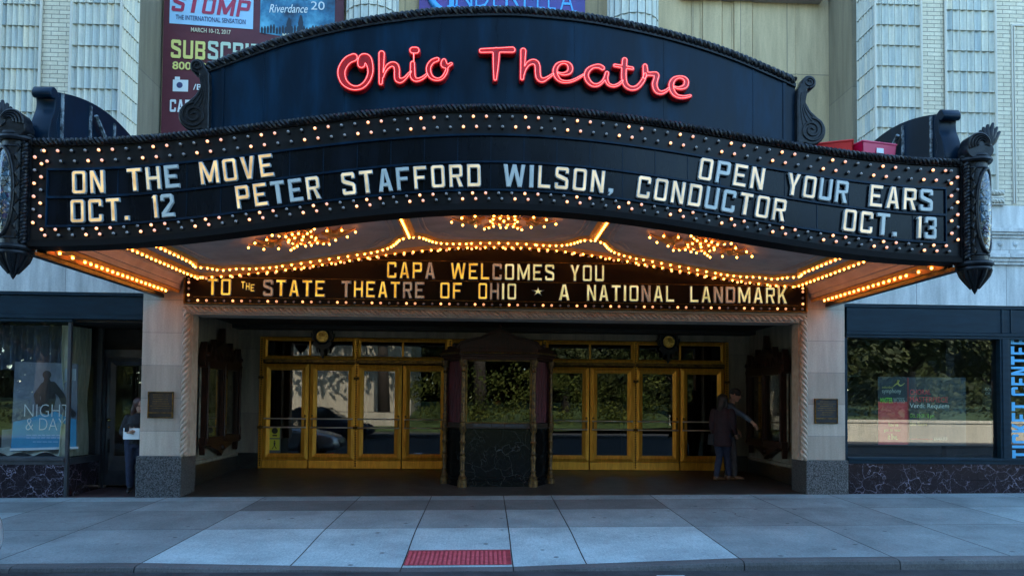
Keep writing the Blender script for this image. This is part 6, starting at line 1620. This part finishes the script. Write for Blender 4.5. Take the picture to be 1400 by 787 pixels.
# ------------------------------------------------------------------ cars
def car(name, label, loc, rot, paint):
    root = thing(name, label, 'car', (0, 0, 0), 'cars parked along the street')
    L = 4.5
    def sect(x, w_, zb, zh, wt):       # one body section: sill, flank, shoulder, deck
        return [(x, -w_*.92, zb), (x, -w_, zb+.16), (x, -w_*1.0, zb+(zh-zb)*.62), (x, -w_*.93, zh-.03), (x, -wt, zh), (x, wt, zh), (x, w_*.93, zh-.03), (x, w_, zb+(zh-zb)*.62), (x, w_, zb+.16), (x, w_*.92, zb)]
    b = MB()
    b.loft([sect(2.25, .30, .30, .50, .2), sect(2.22, .52, .24, .58, .4), sect(2.12, .72, .20, .64, .55), sect(1.95, .84, .18, .70, .65), sect(1.5, .90, .18, .80, .72), sect(.9, .91, .17, .92, .76), sect(0, .92, .17, .96, .78), sect(-1.2, .91, .17, .98, .76), sect(-1.8, .88, .20, .98, .70), sect(-2.15, .80, .24, .94, .62), sect(-2.25, .62, .32, .84, .5)])
    o = b.build('body', paint, root, auto=40); mm = o.modifiers.new('smooth', 'SUBSURF'); mm.levels = 1; mm.render_levels = 2
    b = MB()
    b.loft([[(x, -w_, z), (x, -w_*.96, z+.02), (x, w_*.96, z+.02), (x, w_, z)] for x, w_, z in ((.95, .70, .90), (.25, .64, 1.36), (-.3, .63, 1.42), (-1.0, .62, 1.38), (-1.75, .68, .95))], False, False)
    for s in (-1, 1): b.add([(.95, s*.70, .90), (.25, s*.64, 1.36), (-.3, s*.63, 1.42), (-1.0, s*.62, 1.38), (-1.75, s*.68, .95), (-.3, s*.80, .93)], [(0, 1, 2, 3, 4, 5)])
    b.build('cabin_glass', M['car_glass'], root)
    b = MB(); b.loft([[(x, -w_, z), (x, w_, z)] for x, w_, z in ((.30, .60, 1.375), (-.3, .60, 1.45), (-1.0, .58, 1.41))], False, False); b.build('roof', paint, root)
    for x in (1.35, -1.35):
        for s in (-1, 1):
            b = MB(); b.lathe([(.20, -.10), (.30, -.11), (.325, -.07), (.325, .07), (.30, .11), (.20, .10)], (x, s*.80, .325), 24, 'y'); wv = b.build('wheel', M['rubber'], root, smooth=True)
            b = MB(); b.lathe([(0, .08), (.05, .085), (.06, .07), (.19, .09), (.205, .10), (.205, -.1), (0, -.1)], (x, s*.80, .325), 20, 'y'); b.build('rim', M['alloy'], wv, smooth=False)
    for s in (-1, 1):
        b = MB(); b.ball((1.93, s*.60, .62), .12, 12, 8, (.9, 1.1, .45)); b.build('headlight', M['lamp_glass'], root, smooth=True)
        b = MB(); b.ball((-2.16, s*.64, .76), .11, 12, 8, (.5, 1.1, .8)); b.build('tail_light', M['tail'], root, smooth=True)
        b = MB(); b.ball((.75, s*1.0, .98), .09, 10, 6, (.6, 1, .7)); b.build('mirror', paint, root, smooth=True)
    b = MB(); b.box(2.14, 2.262, -.40, .40, .30, .44); b.build('grille', M['rubber'], root, bevel=.02)
    root.location = loc; root.rotation_euler = (0, 0, rot); return root
M['car_glass'] = plain('car glass', (.01, .012, .014), .03); M['rubber'] = plain('rubber', (.018, .018, .019), .8); M['alloy'] = plain('alloy', (.55, .56, .58), .3, 1.); M['lamp_glass'] = plain('lamp glass', (.75, .78, .8), .06); M['tail'] = plain('tail lamp', (.35, .01, .01), .15)
M['car_silver'] = plain('silver car paint', (.50, .53, .56), .22, .5); M['car_dark'] = plain('dark blue car paint', (.01, .015, .03), .12)
car('parked_car', 'silver car at the kerb, only its rounded nose in view', (-6.975, -5.62, -.18), 0, M['car_silver'])
car('parked_car', 'dark blue car parked across the street by the stone wall', (-7.5, -16.1, -.12), 0, M['car_dark'])

# ------------------------------------------------------------------ the park across the street, seen in the glass
b = MB(); b.box(-80, 80, -20.8, -17.2, -.3, .02); tag(b.build('far_pavement', M['kerb']), kind='structure')
M['lawn'] = stuff_mat('lawn', (.030, .055, .012), (.07, .11, .025), 3, .9, bmp=.5, bscale=60)
b = MB(); gx = [-200, -80, -40, -20, 0, 20, 40, 80, 200]; gy = [-20.75, -21.9, -26, -34, -50, -90, -300]
for y in gy: b.v += [(x, y, (.0 if x < 9 else .75) if y > -21 else (.35 if y > -22 and x < 9 else .75)+max(0, min(1.2, (-22-y)*.06))) for x in gx]
for j in range(len(gy)-1):
    for i in range(8): b.f.append([j*9+i, (j+1)*9+i, (j+1)*9+i+1, j*9+i+1]); b.m.append(0); b.r.append(0.)
tag(b.build('lawn', M['lawn']), kind='structure')
M['wall_pale'] = stone_mat('pale retaining stone', (.52, .47, .36), (.60, .55, .43), 1.4, 1.0, (.25, .22, .17), .008, .3)
w_ = thing('retaining_wall', 'pale sunlit stone retaining wall of the park across the street', 'wall', (0, -21, 0))
b = MB(); P = [(9.5, -21.6), (12, -20.6), (20, -19.9), (32, -19.6), (60, -19.6)]
b.loft([[(x, y+.0, -.2), (x, y+.0, .85), (x, y-.4, .85), (x, y-.4, -.2)] for x, y in P]); b.build('wall', M['wall_pale'], w_)
b = MB(); b.loft([[(x, y+.06, .85), (x, y+.06, .97), (x, y-.46, .97), (x, y-.46, .85)] for x, y in P]); b.build('coping', M['wall_pale'], w_)
h_ = thing('stone_monument', 'pale sunlit stone monument base with steps in the park', 'monument', (-9, -25, 0))
b = MB(); b.box(-14.5, -4.4, -31, -24.5, 0, 6.2); b.box(-14.8, -4.1, -31.2, -24.2, 5.7, 6.2) if False else None
b.build('block', M['wall_pale'], h_, bevel=.03)
for k in range(4): b = MB(); b.box(-14.3+.1*k, -4.6-.1*k, -24.49, -22.9+.4*k, 0, .25*(k+1)-.003); b.build('step', M['wall_pale'], h_, bevel=.02)
def leaf_cloud(b, c, rad, n, size, rg):
    for _ in range(n):
        d = Vector((rg.gauss(0, 1), rg.gauss(0, 1), rg.gauss(0, 1))).normalized()*(rg.random()**.4); p = Vector(c)+Vector((d.x*rad[0], d.y*rad[1], d.z*rad[2]))
        u = Vector((rg.gauss(0, 1), rg.gauss(0, 1), rg.gauss(0, 1))).normalized(); v = u.orthogonal().normalized(); s = size*rg.uniform(.6, 1.3); v = v*s; u = u*s*.5
        b.add([p-v, p+u, p+v, p-u], [(0, 1, 2, 3)])
M['leaf'] = stuff_mat('leaves', (.010, .022, .005), (.062, .074, .014), .9, .7, bmp=0, detail=6); M['bark'] = stuff_mat('bark', (.03, .024, .018), (.07, .055, .042), 6, .9, bmp=.6, stretch=(3, 3, .4))
def tree_meshes(h, seed, base):
    rg = random.Random(seed); tb = MB(); cb = MB()
    tb.tube([(0, 0, 0), (.1, 0, h*.2), (.0, .1, h*.45), (.1, 0, h*.75)], [.28, .22, .16, .06], 8)
    for k in range(16):
        a = k*2.4; hh = h*(base+(.92-base)*k/15); L = h*.27*(1-.5*abs(k/15-.35)); e = (L*math.cos(a), L*math.sin(a), hh+L*.35)
        tb.tube([(0.05, .03, hh-.8), (e[0]*.5, e[1]*.5, hh-.1), e], [.09, .06, .025], 5)
        leaf_cloud(cb, e, (h*.14, h*.14, h*.10), 430, .16, rg); leaf_cloud(cb, (e[0]*.55, e[1]*.55, hh+.3), (h*.11, h*.11, h*.09), 260, .16, rg)
    return tb.mesh('trunk', M['bark'], None, True), cb.mesh('crown', M['leaf'])
TM = [tree_meshes(13.5, 3, .30), tree_meshes(9, 5, .26), tree_meshes(7, 8, .30)]
for i, (x, y, k, sc, lab) in enumerate(((-25, -27, 0, 1.3, 'tall park tree farthest left of the stone monument'), (-16.0, -24, 0, 1.35, 'tall park tree close to the left side of the stone monument'), (-5.6, -22.2, 0, 1.25, 'tall park tree whose trunk stands before the monument steps'), (-.5, -24, 0, 1.3, 'broad tall park tree straight across from the ticket booth'), (4.5, -27, 1, 1.0, 'mid sized park tree right of the broad tall one'),
        (10.5, -25, 2, 1.1, 'small low park tree behind the curved wall'), (15.5, -27, 1, .8, 'low bushy park tree right of the small one'), (21, -25, 2, 1.2, 'small park tree behind the bend of the wall'), (28, -29, 1, 1.1, 'park tree at the far right end of the wall'), (2.5, -36, 1, 1.3, 'park tree standing deep on the lawn'), (-20.5, -23.5, 1, 1.25, 'bushy park tree between the two tall left ones'), (-29, -24, 1, 1.3, 'bushy park tree at the far left end of the hedge'))):
    root = thing('park_tree', lab, 'tree', (x, y, .95), 'trees of the park across the street'); root.rotation_euler = (0, 0, i*1.3); root.scale = (sc, sc, sc)
    for me, nm in zip(TM[k], ('trunk', 'crown')): link(nm, me, root)
b = MB(); rg = random.Random(12)
for k in range(40): leaf_cloud(b, (-32+k*.42, -22.4-rg.random(), .5+rg.random()*.5), (.6, .6, .6), 60, .10, rg)
o = b.build('hedge', M['leaf'], None); tag(o, 'low leafy hedge along the park edge beside the stone monument', 'hedge')
M['leaf_light'] = stuff_mat('yellowing leaves', (.045, .075, .010), (.17, .18, .03), .9, .7, bmp=0, detail=6)
b = MB(); rg = random.Random(13)
for k in range(60): leaf_cloud(b, (-4.2+k*.22, -21.9-rg.random()*.6, .5+rg.random()*2.4), (.7, .5, .6), 80, .10, rg)
o = b.build('hedge', M['leaf_light'], None); tag(o, 'tall yellow green sunlit hedge straight across from the ticket booth', 'hedge')
b = MB(); rg = random.Random(11)
for k in range(46): leaf_cloud(b, (6+k*.62, -22.2-rg.random()*.8, 1.2+rg.random()*.5), (.7, .6, .55), 60, .10, rg)
o = b.build('hedge', M['leaf'], None); tag(o, 'dark evergreen hedge along the top of the curved stone wall', 'hedge')

# a belt of woods put in to hide bright sky from the reflections
b = MB(); rg = random.Random(21)
for k in range(120):
    x = -75+(k%60)*2.55; h = rg.uniform(9, 13)+(9 if x < 6 else 0); y = (-58 if k < 60 else -48)-rg.random()*8
    leaf_cloud(b, (x, y, h*.55), (3.0, 2.5, h*.5), 420, .55, rg)
for k in range(150): leaf_cloud(b, (-66+k*.9, -43-rg.random()*2, 1.4+rg.random()*5.5), (1.5, 1.0, 1.9), 170, .36, rg)
for k in range(190): leaf_cloud(b, (-126+k*.75, -36-rg.random()*2, 1.6+rg.random()*(7.5 if k > 80 else 5)), (1.5, 1.0, 1.9), 190, .30, rg)
for k in range(150): leaf_cloud(b, (-126+k*1.2, -39-rg.random(), 2.2), (1.3, .8, 1.6), 230, .28, rg)
tag(b.build('added_woods', M['leaf']), kind='stuff')
